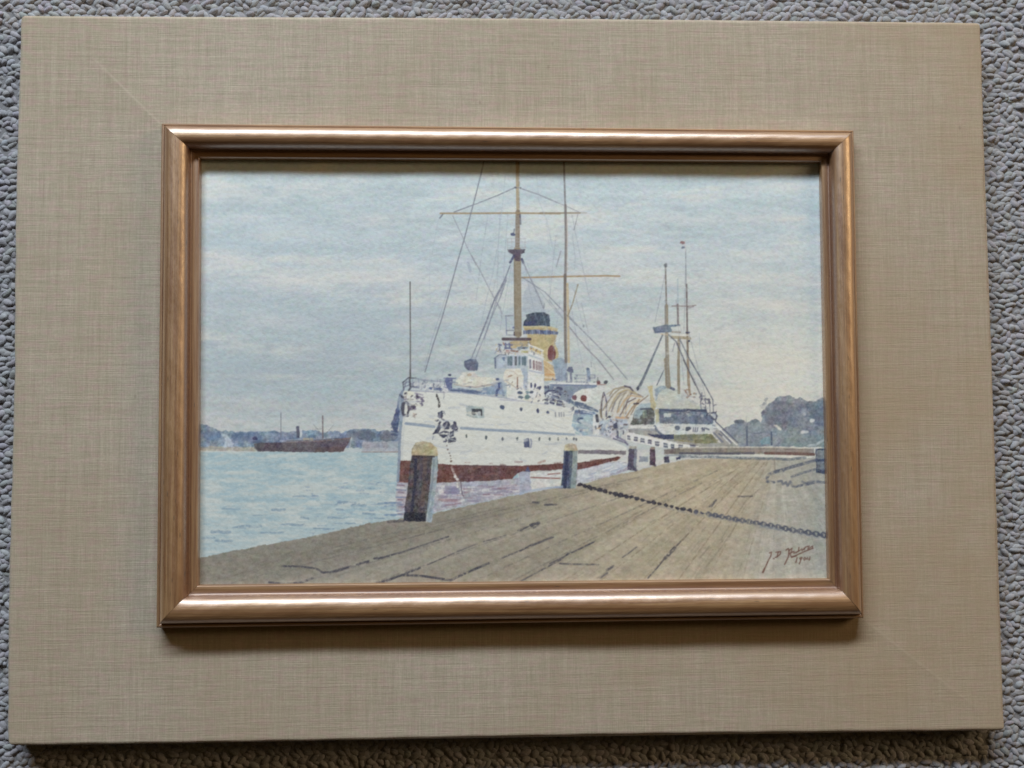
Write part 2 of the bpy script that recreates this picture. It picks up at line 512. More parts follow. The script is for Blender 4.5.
# --- sky (owner 0)
OWN[0] = None
t = np.clip((gyy - 165) / 265, 0, 1); u = np.clip((gxx - 200) / 622, 0, 1)
top_c = np.array([182, 200, 210]); mid_c = np.array([180, 193, 204]); low_c = np.array([165, 180, 189]); hor_c = np.array([186, 190, 193])
def lerp(a, b, t): return a + (b - a) * t[..., None]
sky = lerp(lerp(top_c, mid_c, np.clip(t * 2.4, 0, 1)), low_c, np.clip((t - .38) * 2.6, 0, 1))
sky = lerp(sky, hor_c, np.clip((t - .84) * 6, 0, 1))
right = np.clip((u - .5) * 2.0, 0, 1) * np.clip((t - .25) * 2.2, 0, 1)
sky = lerp(sky, np.array([210, 208, 198]), right)
n1 = fbm(260, 42, 11, 5); n2 = fbm(150, 24, 21, 5); n3 = fbm(46, 12, 31, 4)
cl = np.clip(n1 * 1.4 + n2 * .9, -1, 1)
sky = lerp(sky, np.array([203, 206, 203]), np.clip(cl * 1.1 - .05, 0, .7) * (1 - .35 * t))
sky = lerp(sky, np.array([164, 184, 194]), np.clip(-cl * 1.0 - .08, 0, .5) * (1 - .75 * right))
sky = sky + (n3 * 8)[..., None] + (fbm(9, 7, 41, 3) * 7)[..., None]
sky = sky + np.stack([fbm(12, 8, 51, 2), fbm(12, 8, 52, 2), fbm(12, 8, 53, 2)], -1) * 6
img[:] = sky
def puff(p, rx, ry, col, a):
    """soft cloud / wash patch"""
    cx, cy = p
    d = ((gxx - cx) / rx) ** 2 + ((gyy - cy) / ry) ** 2
    al = np.exp(-d * 1.3) * a * .8 * np.clip(.75 + n3 * .9 + n2 * .5, 0, 1.4)
    img[:] += (np.asarray(col, float) - img) * np.clip(al, 0, 1)[..., None]
for p, rx, ry, c, a in (
    (SK1((330, 90))[0], 70, 11, (208, 206, 206), .6), (SK1((120, 110))[0], 45, 10, (204, 204, 206), .45),
    (SK1((560, 190))[0], 60, 9, (208, 206, 208), .45), (SK1((60, 320))[0], 30, 8, (210, 206, 204), .6),
    (SK1((300, 385))[0], 70, 7, (210, 208, 208), .65), (SK1((620, 375))[0], 55, 10, (210, 207, 206), .65),
    (SK1((140, 265))[0], 60, 10, (160, 186, 204), .55), (SK1((450, 340))[0], 75, 5, (162, 186, 204), .55),
    (SK1((330, 230))[0], 60, 7, (166, 190, 208), .4),
    (SK1((230, 520))[0], 45, 10, (196, 200, 206), .5), (SK1((110, 590))[0], 22, 5, (204, 205, 203), .5),
    (SK1((320, 595))[0], 30, 5, (200, 202, 202), .45), (SK1((120, 450))[0], 60, 9, (162, 176, 196), .4),
    (SK1((200, 680))[0], 90, 16, (150, 166, 184), .55), (SK1((480, 520))[0], 60, 12, (156, 172, 192), .5),
    (SK1((480, 620))[0], 60, 16, (158, 172, 190), .45), (SK1((700, 500))[0], 60, 8, (160, 176, 196), .4),
    ((300, 408), 110, 7, (164, 172, 184), .4), ((320, 424), 110, 6, (192, 193, 192), .55), ((262, 417), 16, 3, (206, 205, 202), .5),
    (SK2((520, 190))[0], 40, 7, (208, 206, 208), .45), (SK2((850, 85))[0], 50, 4, (206, 204, 204), .45),
    (SK2((830, 190))[0], 50, 6, (208, 204, 202), .45), (SK2((330, 320))[0], 40, 8, (206, 207, 208), .5),
    (SK2((650, 330))[0], 55, 12, (172, 194, 206), .4), (SK2((800, 260))[0], 30, 14, (168, 190, 204), .3),
    (SK2((850, 400))[0], 35, 8, (182, 192, 196), .4), (SK2((800, 460))[0], 60, 8, (208, 203, 198), .6),
    (SK2((700, 560))[0], 70, 8, (204, 203, 200), .45), (SK2((820, 520))[0], 40, 4, (186, 188, 194), .4),
    (SK2((800, 640))[0], 70, 16, (205, 201, 191), .65), ((740, 395), 60, 14, (204, 199, 186), .7),
    (SK2((380, 560))[0], 40, 14, (186, 194, 196), .45), (SK2((300, 560))[0], 36, 20, (188, 198, 206), .3)):
    puff(p, rx, ry, c, a)

# --- water
wm = np.clip((gyy - 451.5) * 1.5, 0, 1) * np.clip((520 - gxx) / 3, 0, 1)
tw = np.clip((gyy - 452) / 110, 0, 1)
wat = lerp(np.array([156, 183, 194]), np.array([164, 185, 193]), tw)
wn = fbm(60, 12, 61, 4); wn2 = fbm(18, 6, 71, 3)
wat = lerp(wat, np.array([190, 198, 198]), np.clip(wn * 1.6 + np.exp(-((gyy - 492) / 20) ** 2) * .35 - .1, 0, .75))
wat = lerp(wat, np.array([134, 170, 192]), np.clip(-wn * 1.2 - .1, 0, .45))
wat = lerp(wat, np.array([184, 194, 196]), np.clip(wn2 * 1.5 - .1, 0, .6))
wat += (fbm(7, 5, 81, 2) * 6)[..., None]
img += (wat - img) * wm[..., None]
r_ = np.random.default_rng(5)
for p, l_, w_ in ((I_((770, 500))[0], 10, 2.6), (I_((820, 512))[0], 7, 1.8), (I_((700, 508))[0], 8, 1), (I_((430, 535))[0], 6, 2.2),
                  (I_((558, 573))[0], 3.5, 1.6), (I_((290, 615))[0], 11, 2.2), (I_((240, 620))[0], 6, 1.4), (I_((500, 606))[0], 12, 2),
                  (I_((150, 642))[0], 9, 2.6), (I_((400, 645))[0], 11, 1.5), (I_((165, 685))[0], 8, 2), (I_((90, 672))[0], 6, 1.6),
                  (I_((710, 572))[0], 8, 1.6), (I_((870, 553))[0], 6, 1.6), (I_((960, 503))[0], 9, 2), (I_((560, 468))[0], 12, 1.2),
                  (I_((980, 560))[0], 5, 1.8), (I_((920, 575))[0], 10, 1.2), (I_((880, 430))[0], 9, 1.3), (I_((960, 450))[0], 7, 1.4),
                  (I_((650, 625))[0], 10, 1.2), (I_((200, 530))[0], 9, .9), (I_((340, 560))[0], 7, .9), (I_((770, 600))[0], 7, 1.2)):
    x, y = p
    st([(x - l_, y + r_.uniform(-.6, .6)), (x - l_ * .3, y - w_ * .2), (x + l_ * .3, y + w_ * .2), (x + l_, y + r_.uniform(-.4, .6))],
       (102, 134, 166), w_, .62, .5)
for i in range(150):
    x = r_.uniform(200, 400); y = r_.uniform(456, 545); q = (y - 452) / 95
    c = (198, 210, 212) if r_.random() < .5 else (132, 168, 192)
    st([(x, y), (x + r_.uniform(2, 4 + 9 * q), y + r_.uniform(-.5, .5))], c, .7 + q, .35, .6)

# --- left shore
OWN[0] = 1
xs_ = [(197, 424), (203, 424.5), (210, 426), (216, 429.5), (221, 432), (226, 430.5), (232, 431.5), (238, 433), (243, 431), (250, 432.5), (258, 431),
       (266, 432), (275, 431), (284, 432.5), (294, 431.5), (303, 430.5), (316, 430.5), (326, 432.5), (334, 431), (342, 433), (350, 429.5), (357, 428.8),
       (366, 428.5), (374, 429), (379, 432), (384, 430.5), (390, 431), (401, 432)]
po(xs_ + [(401, 448), (197, 447.5)], (112, 132, 160), .92, .5, 12)
for x in range(198, 398, 6):
    el((x + r_.uniform(-2, 2), 437 + r_.uniform(-3, 4)), r_.uniform(3, 6), r_.uniform(2, 4.5), (86, 106, 142) if r_.random() < .55 else (134, 150, 172), .5, .5)
for p in ((240, 437), (212, 436), (254, 438)): el(p, 9, 5, (84, 108, 152), .55, .6)
po([(221, 433), (226, 434), (234, 444), (232, 447), (222, 447), (226, 441)], (176, 190, 206), .75)
el((366, 435), 10, 5.5, (86, 96, 118), .7, .6); el((388, 437), 9, 5, (88, 100, 120), .7, .6); el((352, 434), 6, 4, (100, 112, 130), .7)
po([(362, 441.5), (401, 441.5), (401, 451), (362, 451)], (158, 164, 178), .9)
st([(362, 452), (400, 452)], (128, 100, 100), .9, .7)
po([(197, 446.5), (256, 447), (256, 451.5), (197, 450.5)], (160, 156, 144), .8, .5, 10)
st([(198, 447.5), (222, 448.5)], (120, 128, 134), 1, .6)
st([(198, 451.8), (256, 451.8)], (190, 200, 200), 1, .6)

# --- far cargo steamer
OWN[0] = 2
po(I_((310, 212), (330, 207), (440, 207), (470, 195), (560, 196), (640, 192), (720, 188), (785, 180), (768, 215), (745, 250), (600, 254), (440, 252), (330, 250), (312, 235)),
   (90, 80, 92), .95, .3, 6)
po(I_((330, 208), (440, 208), (470, 250), (340, 250), (316, 232)), (72, 62, 76), .6)
po(I_((620, 230), (760, 225), (745, 252), (600, 254)), (86, 66, 70), .6)
st(I_((470, 205), (620, 200), (780, 186)), (140, 116, 112), .8, .7)
po(I_((430, 196), (560, 188), (620, 186), (700, 180), (700, 192), (560, 200), (440, 206)), (150, 160, 178), .8)
st(I_((470, 200), (640, 193), (720, 186)), (74, 76, 92), .8, .8)
po(I_((515, 128), (533, 126), (534, 184), (518, 184)), (74, 78, 108), .95)
po(I_((533, 140), (545, 142), (545, 180), (534, 180)), (196, 202, 212), .8)
po(I_((550, 184), (600, 184), (600, 196), (550, 196)), (176, 160, 128), .7)
st(I_((442, 62), (442, 180)), (96, 98, 116), .8, .8)
st(I_((645, 78), (646, 185)), (104, 88, 96), 1.2, .9)
st(I_((600, 118), (645, 172)), (120, 120, 132), .6, .6); st(I_((700, 120), (655, 170)), (120, 120, 132), .6, .6)
st(I_((610, 140), (645, 140)), (110, 110, 124), .6, .5)
el(I_((317, 188))[0], 2.6, 2, (60, 66, 110)); st(I_((308, 205), (345, 203)), (70, 76, 110), 1.4, .8)
for x in (410, 430, 460, 500, 580, 620, 660, 690): st(I_((x, 180), (x + 4, 198)), (92, 100, 130), .8, .6)
st(I_((785, 182), (775, 240)), (206, 210, 212), .7, .6)

# --- right shore
OWN[0] = 3
po([(722, 428), (734, 424), (736, 420), (741, 419), (745, 421), (747, 423), (750, 421), (753, 419), (757, 419), (761, 423), (762, 412), (765, 408),
    (768, 404), (772, 401), (777, 398), (781, 396), (786, 396.5), (790, 395.5), (794, 397), (798, 399), (801, 397), (806, 401), (812, 402), (817, 400), (821, 397.5),
    (829, 396), (829, 447), (722, 447)], (122, 130, 146), .93, .7, 10)
for i in range(70):
    x = r_.uniform(763, 826); y = r_.uniform(400, 424)
    el((x, y), r_.uniform(1.5, 4.5), r_.uniform(1.2, 3), (96, 104, 124) if r_.random() < .6 else (144, 150, 160), .38, .7)
po([(763, 412), (772, 402), (790, 402), (800, 410), (804, 424), (785, 430), (765, 424)], (98, 106, 126), .45, .8)
po([(806, 404), (829, 400), (829, 430), (812, 420)], (90, 110, 134), .5, .8)
el((739, 421.5), 5.2, 2, (92, 102, 116), .8); el((755, 421), 3.8, 2, (100, 108, 124), .7)
po([(724, 428), (760, 424), (790, 432), (829, 432), (829, 447), (720, 447)], (132, 146, 158), .55, .8)
po([(784, 438), (829, 434), (829, 447), (780, 446)], (118, 140, 144), .6)
po(K((440, 520), (470, 490), (510, 485), (515, 545), (450, 545)), (108, 146, 166), .85)
st(K((342, 415), (345, 548)), (80, 92, 120), 1.8, .85); st(K((338, 340), (340, 420)), (130, 140, 154), .6, .6)
st(K((522, 455), (524, 545)), (64, 84, 116), 1.5, .9)
st(K((390, 465), (450, 460)), (92, 100, 124), 1.1, .7)
po(K((540, 400), (556, 398), (598, 432), (590, 442), (570, 436)), (204, 200, 194), .9)
po(K((735, 450), (750, 440), (792, 442), (796, 458), (740, 466)), (202, 202, 204), .9)
el(K((822, 370))[0], 2.4, 1.8, (212, 212, 212)); el(K((762, 322))[0], 1.6, 1.4, (190, 190, 196), .6)
st(K((790, 555), (850, 545), (900, 515)), (196, 204, 208), 2, .7)

# --- smoke haze behind rigging
OWN[0] = None
po([(522, 312), (523, 296), (527, 285), (532, 282), (538, 290), (544, 303), (547, 314)], (156, 168, 187), .5, .6, -2)
puff((532, 300), 12, 14, (158, 170, 186), .45)

# --- quay (owner 4)
OWN[0] = 4
quay = [(194, 559.5), (225, 552.5), (262, 545.5), (300, 539), (335, 531), (365, 524), (398, 519.5), (440, 512), (480, 503), (520, 494.5), (560, 487.5),
        (585, 483.5), (610, 476.5), (640, 469.5), (668, 463), (690, 459), (719, 458.5), (836, 458), (836, 592), (194, 592)]
po(quay, (132, 130, 118), 1, .5, 5)
qm = (own == 4)
qu = np.clip((gxx - 200) / 630, 0, 1); qv = np.clip((gyy - 458) / 125, 0, 1)
qc = lerp(np.array([124, 122, 113]), np.array([152, 143, 122]), np.clip((qu - .2) * 1.9, 0, 1))
warm = np.exp(-(((gxx - 690) / 95) ** 2 + ((gyy - 490) / 55) ** 2))
qc = lerp(qc, np.array([172, 158, 130]), warm * .85)
qc = lerp(qc, np.array([162, 152, 126]), np.exp(-(((gxx - 650) / 50) ** 2 + ((gyy - 545) / 40) ** 2)) * .7)
qc = lerp(qc, np.array([156, 158, 150]), np.clip((gxx - 745 - (gyy - 480) * -.25) / 45, 0, 1) * .85)
qc = lerp(qc, np.array([112, 108, 96]), np.exp(-((gyy - (559.5 - (gxx - 194) * .193) - 10) / 14) ** 2) * .45 * np.clip((560 - gxx) / 120, 0, 1))
# directional plank texture: streaks that converge up to the right
an = np.arctan2(gyy - 443, gxx - 778)
radial = np.interp((an * 900) % 4000, np.arange(4000), vnoise(4000, 1, 9, 5, 77)[0])
qc = lerp(qc, np.array([134, 136, 136]), .12 + 0 * gxx)
board = np.interp((an * 300) % 4000, np.arange(4000), vnoise(4000, 1, 17, 5, 78)[0])
qc = qc * 1.07 + np.array([2, 0, 0]) + (radial * 4 + board * 8)[..., None] + (fbm(16, 9, 91, 4) * 15)[..., None] + (fbm(5, 4, 95, 2) * 8)[..., None]
qc = qc + np.stack([fbm(16, 12, 151, 2) * 5, fbm(16, 12, 152, 2) * 4, fbm(16, 12, 153, 2) * 5], -1)
img[qm] = qc[qm]
PLK = (66, 66, 80)
for pts, w_, a_ in (
    (N_((450, 322), (520, 322), (610, 332), (650, 354), (720, 345), (800, 318), (868, 296)), 1.5, .8),
    (N_((640, 352), (680, 350), (780, 322)), 1.4, .6), (N_((920, 284), (1020, 255)), 1.3, .65), (N_((385, 400), (460, 410), (540, 402), (595, 380)), 1.8, .8),
    (N_((900, 410), (960, 395), (1021, 368)), 1.2, .7), (N_((180, 378), (260, 352)), 1, .4), (N_((700, 250), (860, 215), (1000, 180)), .8, .35),
    (O_((0, 405), (40, 398)), 1.8, .8), (O_((90, 382), (190, 355), (310, 315), (430, 275)), 1.3, .7), (O_((70, 382), (110, 378)), 1.8, .7),
    (O_((330, 412), (480, 345), (570, 310)), 1, .6), (O_((600, 300), (710, 268)), 1, .55), (O_((770, 245), (815, 228)), 1.3, .6),
    (O_((75, 505), (200, 464), (290, 428)), 1.6, .85), (O_((200, 462), (300, 466), (440, 488), (520, 450), (625, 405)), 1.8, .88),
    (O_((690, 380), (830, 322), (940, 278)), 1.2, .7), (O_((770, 498), (870, 445), (975, 388), (1021, 350)), 1.2, .6),
    (O_((835, 222), (870, 210)), 2.4, .8), (O_((845, 232), (862, 222), (868, 208)), 1.4, .7), (O_((900, 122), (955, 120)), 1.4, .55),
    (O_((840, 108), (870, 112)), 1.4, .5), (O_((190, 262), (250, 252)), 1, .4), (O_((0, 330), (120, 290), (250, 255)), .8, .35), (O_((30, 470), (70, 440)), .8, .4),
    (M_((60, 540), (105, 528)), 2, .75), (M_((75, 412), (110, 412)), 1.4, .6), (M_((140, 424), (185, 424)), 1.4, .6),
    (M_((0, 690), (60, 655), (180, 610)), 1.1, .7), (M_((0, 575), (50, 548)), 1, .5), (M_((170, 760), (260, 715), (350, 670), (430, 630)), 1.1, .6),
    (R7((0, 625), (60, 580), (160, 540), (270, 485)), 1.1, .65), (R7((0, 655), (100, 660), (190, 662), (300, 662)), 1.4, .6), (R7((370, 705), (415, 678)), 2, .7),
    (R7((320, 765), (370, 730)), 1.6, .55), (R7((490, 605), (545, 568), (600, 525)), 1.1, .6), (R7((690, 768), (760, 690), (820, 615)), 1.2, .7),
    (R7((825, 612), (900, 532)), 2.6, .9), (R7((915, 515), (945, 482)), 1.3, .7), (R7((945, 482), (1010, 415)), .9, .4), (R7((640, 490), (700, 430)), .9, .35),
    (R7((350, 420), (640, 240)), .9, .28), (R7((100, 360), (260, 280)), .9, .3), (R7((820, 310), (930, 250)), .9, .35), (R7((470, 380), (600, 300)), .9, .25),
    (R8((395, 452), (425, 452), (490, 450)), 1.2, .7), (R8((215, 520), (245, 478)), 1.3, .55), (R8((230, 350), (350, 285)), .9, .35), (R8((80, 470), (240, 360)), .9, .3),
    (R8((400, 555), (450, 480), (540, 400)), .9, .35), (R8((280, 765), (380, 640)), 1, .4), (R8((20, 750), (90, 665)), 1, .35), (R8((300, 430), (400, 330)), .7, .3),
    (L((0, 560), (60, 490)), 1.4, .4), (L((40, 620), (140, 490), (240, 340), (350, 160)), 1.1, .32), (L((110, 150), (260, 0)), .8, .3), (L((60, 235), (105, 190)), 1.2, .5),
    (L((0, 210), (140, 70)), .8, .25)):
    st(pts, PLK if a_ > .45 else (112, 102, 90), w_ * 1.15, min(1, a_ * 1.1), .45)
st([(620, 589), (660, 549), (700, 510), (730, 480)], (178, 164, 138), 1.2, .5, .5)
st([(589, 582), (620, 558), (655, 532)], (172, 160, 138), 1.4, .4, .5)
st(L((150, 450), (220, 360), (350, 170)), (186, 176, 150), 1.2, .5, .5)
for i in range(260):      # broken brush marks along the boards
    x = r_.uniform(200, 825); y = r_.uniform(470, 582)
    if y < 559 - (x - 194) * .193 + 6: continue
    d = np.array([778 - x, 443 - y]); d = d / np.hypot(*d) * r_.uniform(4, 16)
    k_ = r_.random()
    st([(x, y), (x + d[0], y + d[1])], (104, 100, 90) if k_ < .5 else (166, 156, 136), r_.uniform(.6, 1.3), .28, .6)
for x0, y0, t1, a_ in ((232, 583, .30, .30), (300, 583, .42, .35), (372, 583, .50, .35), (470, 583, .62, .4), (508, 583, .55, .35), (560, 583, .66, .45), (598, 583, .7, .4),
                       (640, 583, .72, .45), (676, 583, .76, .4), (706, 583, .78, .35), (400, 540, .45, .3), (450, 523, .45, .3), (330, 548, .3, .3), (742, 583, .6, .25)):
    d = np.array([778 - x0, 443 - y0]) * min(.86, t1 * 1.3); k_ = 7
    pts = [(x0 + d[0] * i / k_ + r_.uniform(-.5, .5), y0 + d[1] * i / k_ + r_.uniform(-.4, .4)) for i in range(k_ + 1)]
    st(pts, (88, 84, 88) if x0 < 560 else (120, 102, 82), 1.3, a_ * 1.0, .8)
# heap of stone/rope and posts on the right of the quay
OWN[0] = 4
po(R8((585, 345), (600, 305), (640, 280), (640, 215), (900, 205), (990, 215), (990, 360), (880, 365), (780, 385), (690, 370)), (160, 160, 150), .5, .8)
for pts, w_, a_ in ((R8((590, 325), (605, 300), (680, 275), (780, 245), (915, 208)), 2, .85), (R8((760, 318), (830, 292), (915, 268)), 1.6, .7),
                    (R8((590, 350), (640, 355)), 1.5, .8), (R8((665, 350), (690, 345), (700, 370), (720, 355), (730, 380), (750, 350), (765, 382)), 1.5, .7),
                    (R8((780, 385), (830, 375), (880, 365), (930, 352), (990, 358)), 1.6, .75), (R8((830, 350), (870, 370)), 1.2, .6),
                    (R8((645, 282), (700, 276)), 2.2, .7), (R8((600, 355), (590, 330)), 1.4, .7), (R8((790, 388), (880, 350), (940, 345)), 1.1, .6)):
    st(pts, (82, 90, 112), w_ * 1.35, a_, .5)

# --- hull water reflections
OWN[0] = None
po([(397, 482), (440, 483), (490, 480.5), (512, 478.5), (560, 471), (620, 461), (640, 466), (620, 473), (600, 479), (560, 487), (520, 494), (480, 502.5), (430, 513), (400, 518), (398, 500)],
   (166, 165, 180), .95, .4, 8)
po(G((125, 475), (190, 470), (190, 640), (130, 700), (110, 560)), (168, 158, 170), .7)
for i in range(130):
    x = r_.uniform(437, 525); y = 486 + r_.uniform(0, 1) * (510 - (x - 437) * .22 - 488)
    c = [(122, 112, 146), (206, 206, 208), (138, 104, 122), (150, 144, 170), (190, 184, 196)][r_.integers(5)]
    st([(x, y), (x + r_.uniform(3, 11), y + r_.uniform(-.8, .5))], c, r_.uniform(.8, 1.9), .65, .4)
po(G((470, 480), (560, 485), (600, 545), (480, 545)), (128, 124, 158), .75)
po(G((420, 575), (540, 580), (600, 600), (450, 600)), (146, 112, 124), .6)
po(G((430, 510), (460, 508), (465, 530), (440, 540)), (214, 214, 214), .8)
for i in range(14):
    y = 485 + i * 2.4; st([(397 + r_.uniform(-2, 2), y), (405 + r_.uniform(-3, 2), y + .5)], [(112, 84, 104), (206, 206, 210), (90, 110, 160)][i % 3], 1.1, .7, .4)
for y in (503, 506, 515): st([(385, y), (401, y - .6)], (92, 122, 172), 1.4, .6, .4)
st([(395, 513), (404, 511.5)], (206, 210, 214), 1.4, .7)
for i in range(70):
    x = r_.uniform(300, 398); q = (x - 300) / 98; y = r_.uniform(486, 545 - 30 * q) - 4
    if y > 548 - (x - 262) * .215: continue
    st([(x, y), (x + r_.uniform(3, 9), y + r_.uniform(-.5, .7))], [(112, 140, 176), (204, 210, 210)][i % 2], r_.uniform(.8, 1.5), .5, .5)
# behind middle bollard: white water + red reflection strokes
po([(520, 474), (562, 471), (562, 486), (520, 494)], (206, 206, 202), .9)
st([(531, 477.5), (560, 478.5)], (136, 78, 74), 1.3, .85); st([(548, 474.3), (560, 473.3)], (140, 84, 80), 1.1, .8)
po([(578, 470), (620, 461), (632, 466), (600, 478), (577, 484)], (186, 194, 206), .9, .6)
for i in range(14): 
    x = r_.uniform(580, 625); y = 481 - (x - 580) * .36 + r_.uniform(-4, 2)
    st([(x, y), (x + 7, y - 2)], [(150, 164, 190), (212, 214, 216)][i % 2], 1.1, .7, .3)

# --- second ship (owner 5), moored behind
OWN[0] = 5
po(D((215, 500), (400, 480), (420, 540), (540, 545), (800, 535), (840, 500), (860, 510), (1010, 600), (1010, 640), (560, 640), (430, 600), (215, 550)), (150, 150, 148), .9, .4)
po(D((200, 470), (410, 470), (440, 540), (820, 520), (845, 490), (850, 440), (300, 440), (290, 350), (780, 360)), (196, 200, 204), .9, .3)
po(D((235, 440), (250, 385), (300, 345), (400, 350), (400, 470), (215, 475)), (84, 88, 92), .92, .3, 10)
po(D((265, 350), (300, 320), (390, 310), (395, 350), (330, 365), (300, 400), (290, 430), (245, 430), (250, 380)), (158, 178, 186), .85)
st(D((300, 360), (395, 352)), (56, 64, 84), 1.4, .85)
po(D((305, 365), (340, 365), (345, 420), (310, 425)), (128, 148, 132), .6); st(D((320, 385), (322, 420)), (170, 176, 150), 1, .7)
po(D((395, 210), (440, 185), (540, 205), (640, 270), (740, 330), (750, 358), (600, 375), (410, 350), (400, 260)), (178, 186, 186), .97, .4, col2=(186, 188, 176))
po(D((400, 215), (440, 188), (500, 195), (430, 240), (410, 300)), (136, 152, 172), .8)
st(D((500, 195), (540, 215)), (58, 64, 104), 2.2, .9)
po(D((420, 355), (780, 358), (790, 400), (830, 440), (820, 475), (440, 480), (425, 430)), (98, 110, 132), .94, .3, 10)
st(D((440, 362), (530, 372), (620, 372)), (58, 70, 106), 1.5, .9); st(D((640, 368), (775, 372)), (54, 60, 92), 1.8, .9)
st(D((770, 375), (830, 430)), (66, 76, 104), 1.6, .8)
po(D((465, 390), (520, 392), (518, 415), (470, 418)), (200, 206, 202), .85); po(D((635, 395), (672, 395), (670, 412), (640, 415)), (160, 176, 170), .7)
po(D((735, 400), (758, 400), (758, 420), (735, 420)), (186, 190, 196), .7)
for i in range(18): st(D((450 + i * 20, 425 + (i % 3) * 12), (465 + i * 20, 430 + (i % 3) * 14)), (128, 136, 156), 1, .5)
po(D((345, 190), (385, 185), (385, 250), (410, 330), (400, 370), (370, 340), (365, 250)), (184, 172, 128), .9)
po(D((405, 360), (432, 360), (435, 450), (410, 470)), (182, 176, 140), .8)
po(D((395, 480), (440, 465), (830, 470), (860, 500), (820, 545), (560, 545), (430, 545)), (198, 202, 202), .95, .3)
st(D((400, 485), (420, 520), (450, 545)), (70, 84, 116), 2, .8); st(D((430, 490), (445, 520), (470, 530)), (230, 232, 228), 1.8, .8)
el(D((567, 497))[0], 2.5, 2.5, (92, 102, 124)); el(D((643, 502))[0], 3, 2.2, (72, 80, 102), rot=-.3)
for x in (685, 700, 715, 752, 765): st(D((x, 495), (x - 4, 522)), (82, 88, 116), 1, .8)
st(D((745, 500), (760, 510)), (82, 88, 116), 1.6, .8); st(D((775, 500), (795, 508)), (82, 88, 116), 1.6, .8)
st(D((225, 505), (400, 512)), (150, 160, 172), 1.2, .7); st(D((230, 492), (395, 495)), (222, 224, 222), 2, .8)
po(D((345, 540), (400, 545), (540, 545), (545, 580), (470, 580), (380, 560)), (50, 60, 100), .92)
po(D((540, 548), (820, 540), (860, 610), (700, 610), (545, 590)), (126, 128, 96), .95, .3, 10)
po(D((545, 550), (680, 548), (680, 590), (550, 585)), (104, 112, 118), .6)
# stern gear
for p in ((735, 270), (745, 285), (770, 290), (800, 310), (795, 290)): el(D(p)[0], 1.6, 1.6, (84, 84, 110), .7)
for a0, b0 in (((735, 300), (740, 355)), ((770, 290), (775, 370)), ((800, 290), (805, 385)), ((825, 290), (830, 390)), ((745, 240), (740, 300))):
    st(D(a0, b0), (78, 80, 104), .9, .8)
st(D((780, 405), (800, 390), (840, 385), (855, 410), (845, 440), (815, 425)), (56, 60, 90), 1.5, .85); el(D((835, 405))[0], 2, 2, (150, 160, 190), .5)
for p in ((625, 225), (640, 215), (660, 255), (690, 245), (640, 270), (690, 270)): el(D(p)[0], 1.4, 1, (150, 120, 100), .7)
st(D((625, 230), (650, 265), (665, 250)), (120, 80, 72), 1.2, .8); st(D((620, 260), (700, 275)), (140, 150, 170), .9, .6)
for a0, b0, w_, c in (((845, 450), (1010, 605), 1, (74, 78, 110)), ((830, 530), (900, 600), 1.2, (96, 104, 130)), ((870, 540), (960, 605), 1.4, (96, 104, 130)),
                      ((820, 540), (880, 605), 1, (226, 226, 222)), ((860, 490), (1000, 620), 1.3, (222, 222, 218)), ((860, 560), (890, 600), 1.2, (110, 118, 140)),
                      ((900, 560), (950, 610), 1.2, (214, 216, 216)), ((880, 520), (950, 590), 1.1, (90, 98, 124))):
    st(D(a0, b0), c, w_, .85)
# masts of the second ship
TANM = (138, 127, 108)
st(J((332, 260), (340, 560)), (110, 100, 94), 1.3, .9); el(J((333, 258))[0], 1.7, 1.7, (100, 104, 116), .9)
st(P((340, 190), (340, 330), (346, 560), (350, 768)), TANM, 3.6, .92); st(P((330, 190), (335, 400), (335, 768)), (118, 112, 106), 1, .6)
st(D((485, 0), (500, 190)), TANM, 5.2, .92); st(D((482, 0), (484, 185)), (122, 114, 104), 1.2, .6)
st(J((422, 360), (423, 545)), (150, 170, 184), 1.3, .7); st(P((422, 180), (425, 320)), (112, 96, 98), 1.7, .9); st(P((430, 420), (428, 768)), TANM, 2.2, .9)
st(D((573, 0), (577, 240)), TANM, 2.3, .9)
st(J((480, 160), (484, 400)), (138, 146, 156), 1, .8); st(J((487, 400), (492, 768)), (104, 92, 96), 1.5, .9); st(P((492, 380), (500, 768)), TANM, 2, .9)
st(P((494, 400), (494, 540)), (110, 92, 84), 1.4, .8); st(D((642, 0), (655, 240)), (148, 124, 100), 2, .9)
el(J((457, 93))[0], 2.6, 1.6, (132, 96, 98), .9); el(J((460, 128))[0], 2.1, 1.3, (112, 124, 144), .9); st(J((475, 70), (478, 160)), (190, 176, 180), .7, .6)
st(J((380, 556), (440, 556), (490, 558), (555, 552)), (126, 108, 108), 1, .8); st(J((490, 560), (505, 570), (535, 560)), (110, 96, 100), 1.1, .7)
st(J((380, 312), (490, 305)), (164, 166, 172), .7, .4); st(J((520, 298), (570, 300), (620, 285)), (140, 160, 182), .9, .5); st(J((290, 380), (330, 382)), (160, 164, 170), .7, .4)
po(P((240, 345), (330, 328), (440, 325), (440, 335), (370, 345), (380, 380), (320, 385), (255, 390)), (104, 120, 140), .95, .3, 8)
st(P((250, 380), (320, 376)), (82, 94, 122), 1.2, .7); st(P((300, 395), (350, 400)), (200, 180, 150), 1.2, .8)
st(P((380, 380), (440, 382)), (132, 118, 104), 1.2, .9); st(P((380, 418), (440, 420), (510, 428)), (152, 140, 112), 2.6, .9); st(P((385, 402), (500, 404)), (214, 214, 206), 1.2, .8)
st(P((485, 385), (505, 385)), (60, 64, 92), 1.5, .9); el(P((505, 445))[0], 1.2, 1, (60, 64, 92))
st(P((440, 340), (450, 380)), (150, 160, 178), .6, .6)
st(P((310, 405), (220, 610), (150, 768)), (90, 100, 118), 1.3, .85, taper=-.8)
st(D((378, 0), (320, 130), (280, 200)), (90, 100, 118), 2, .85)
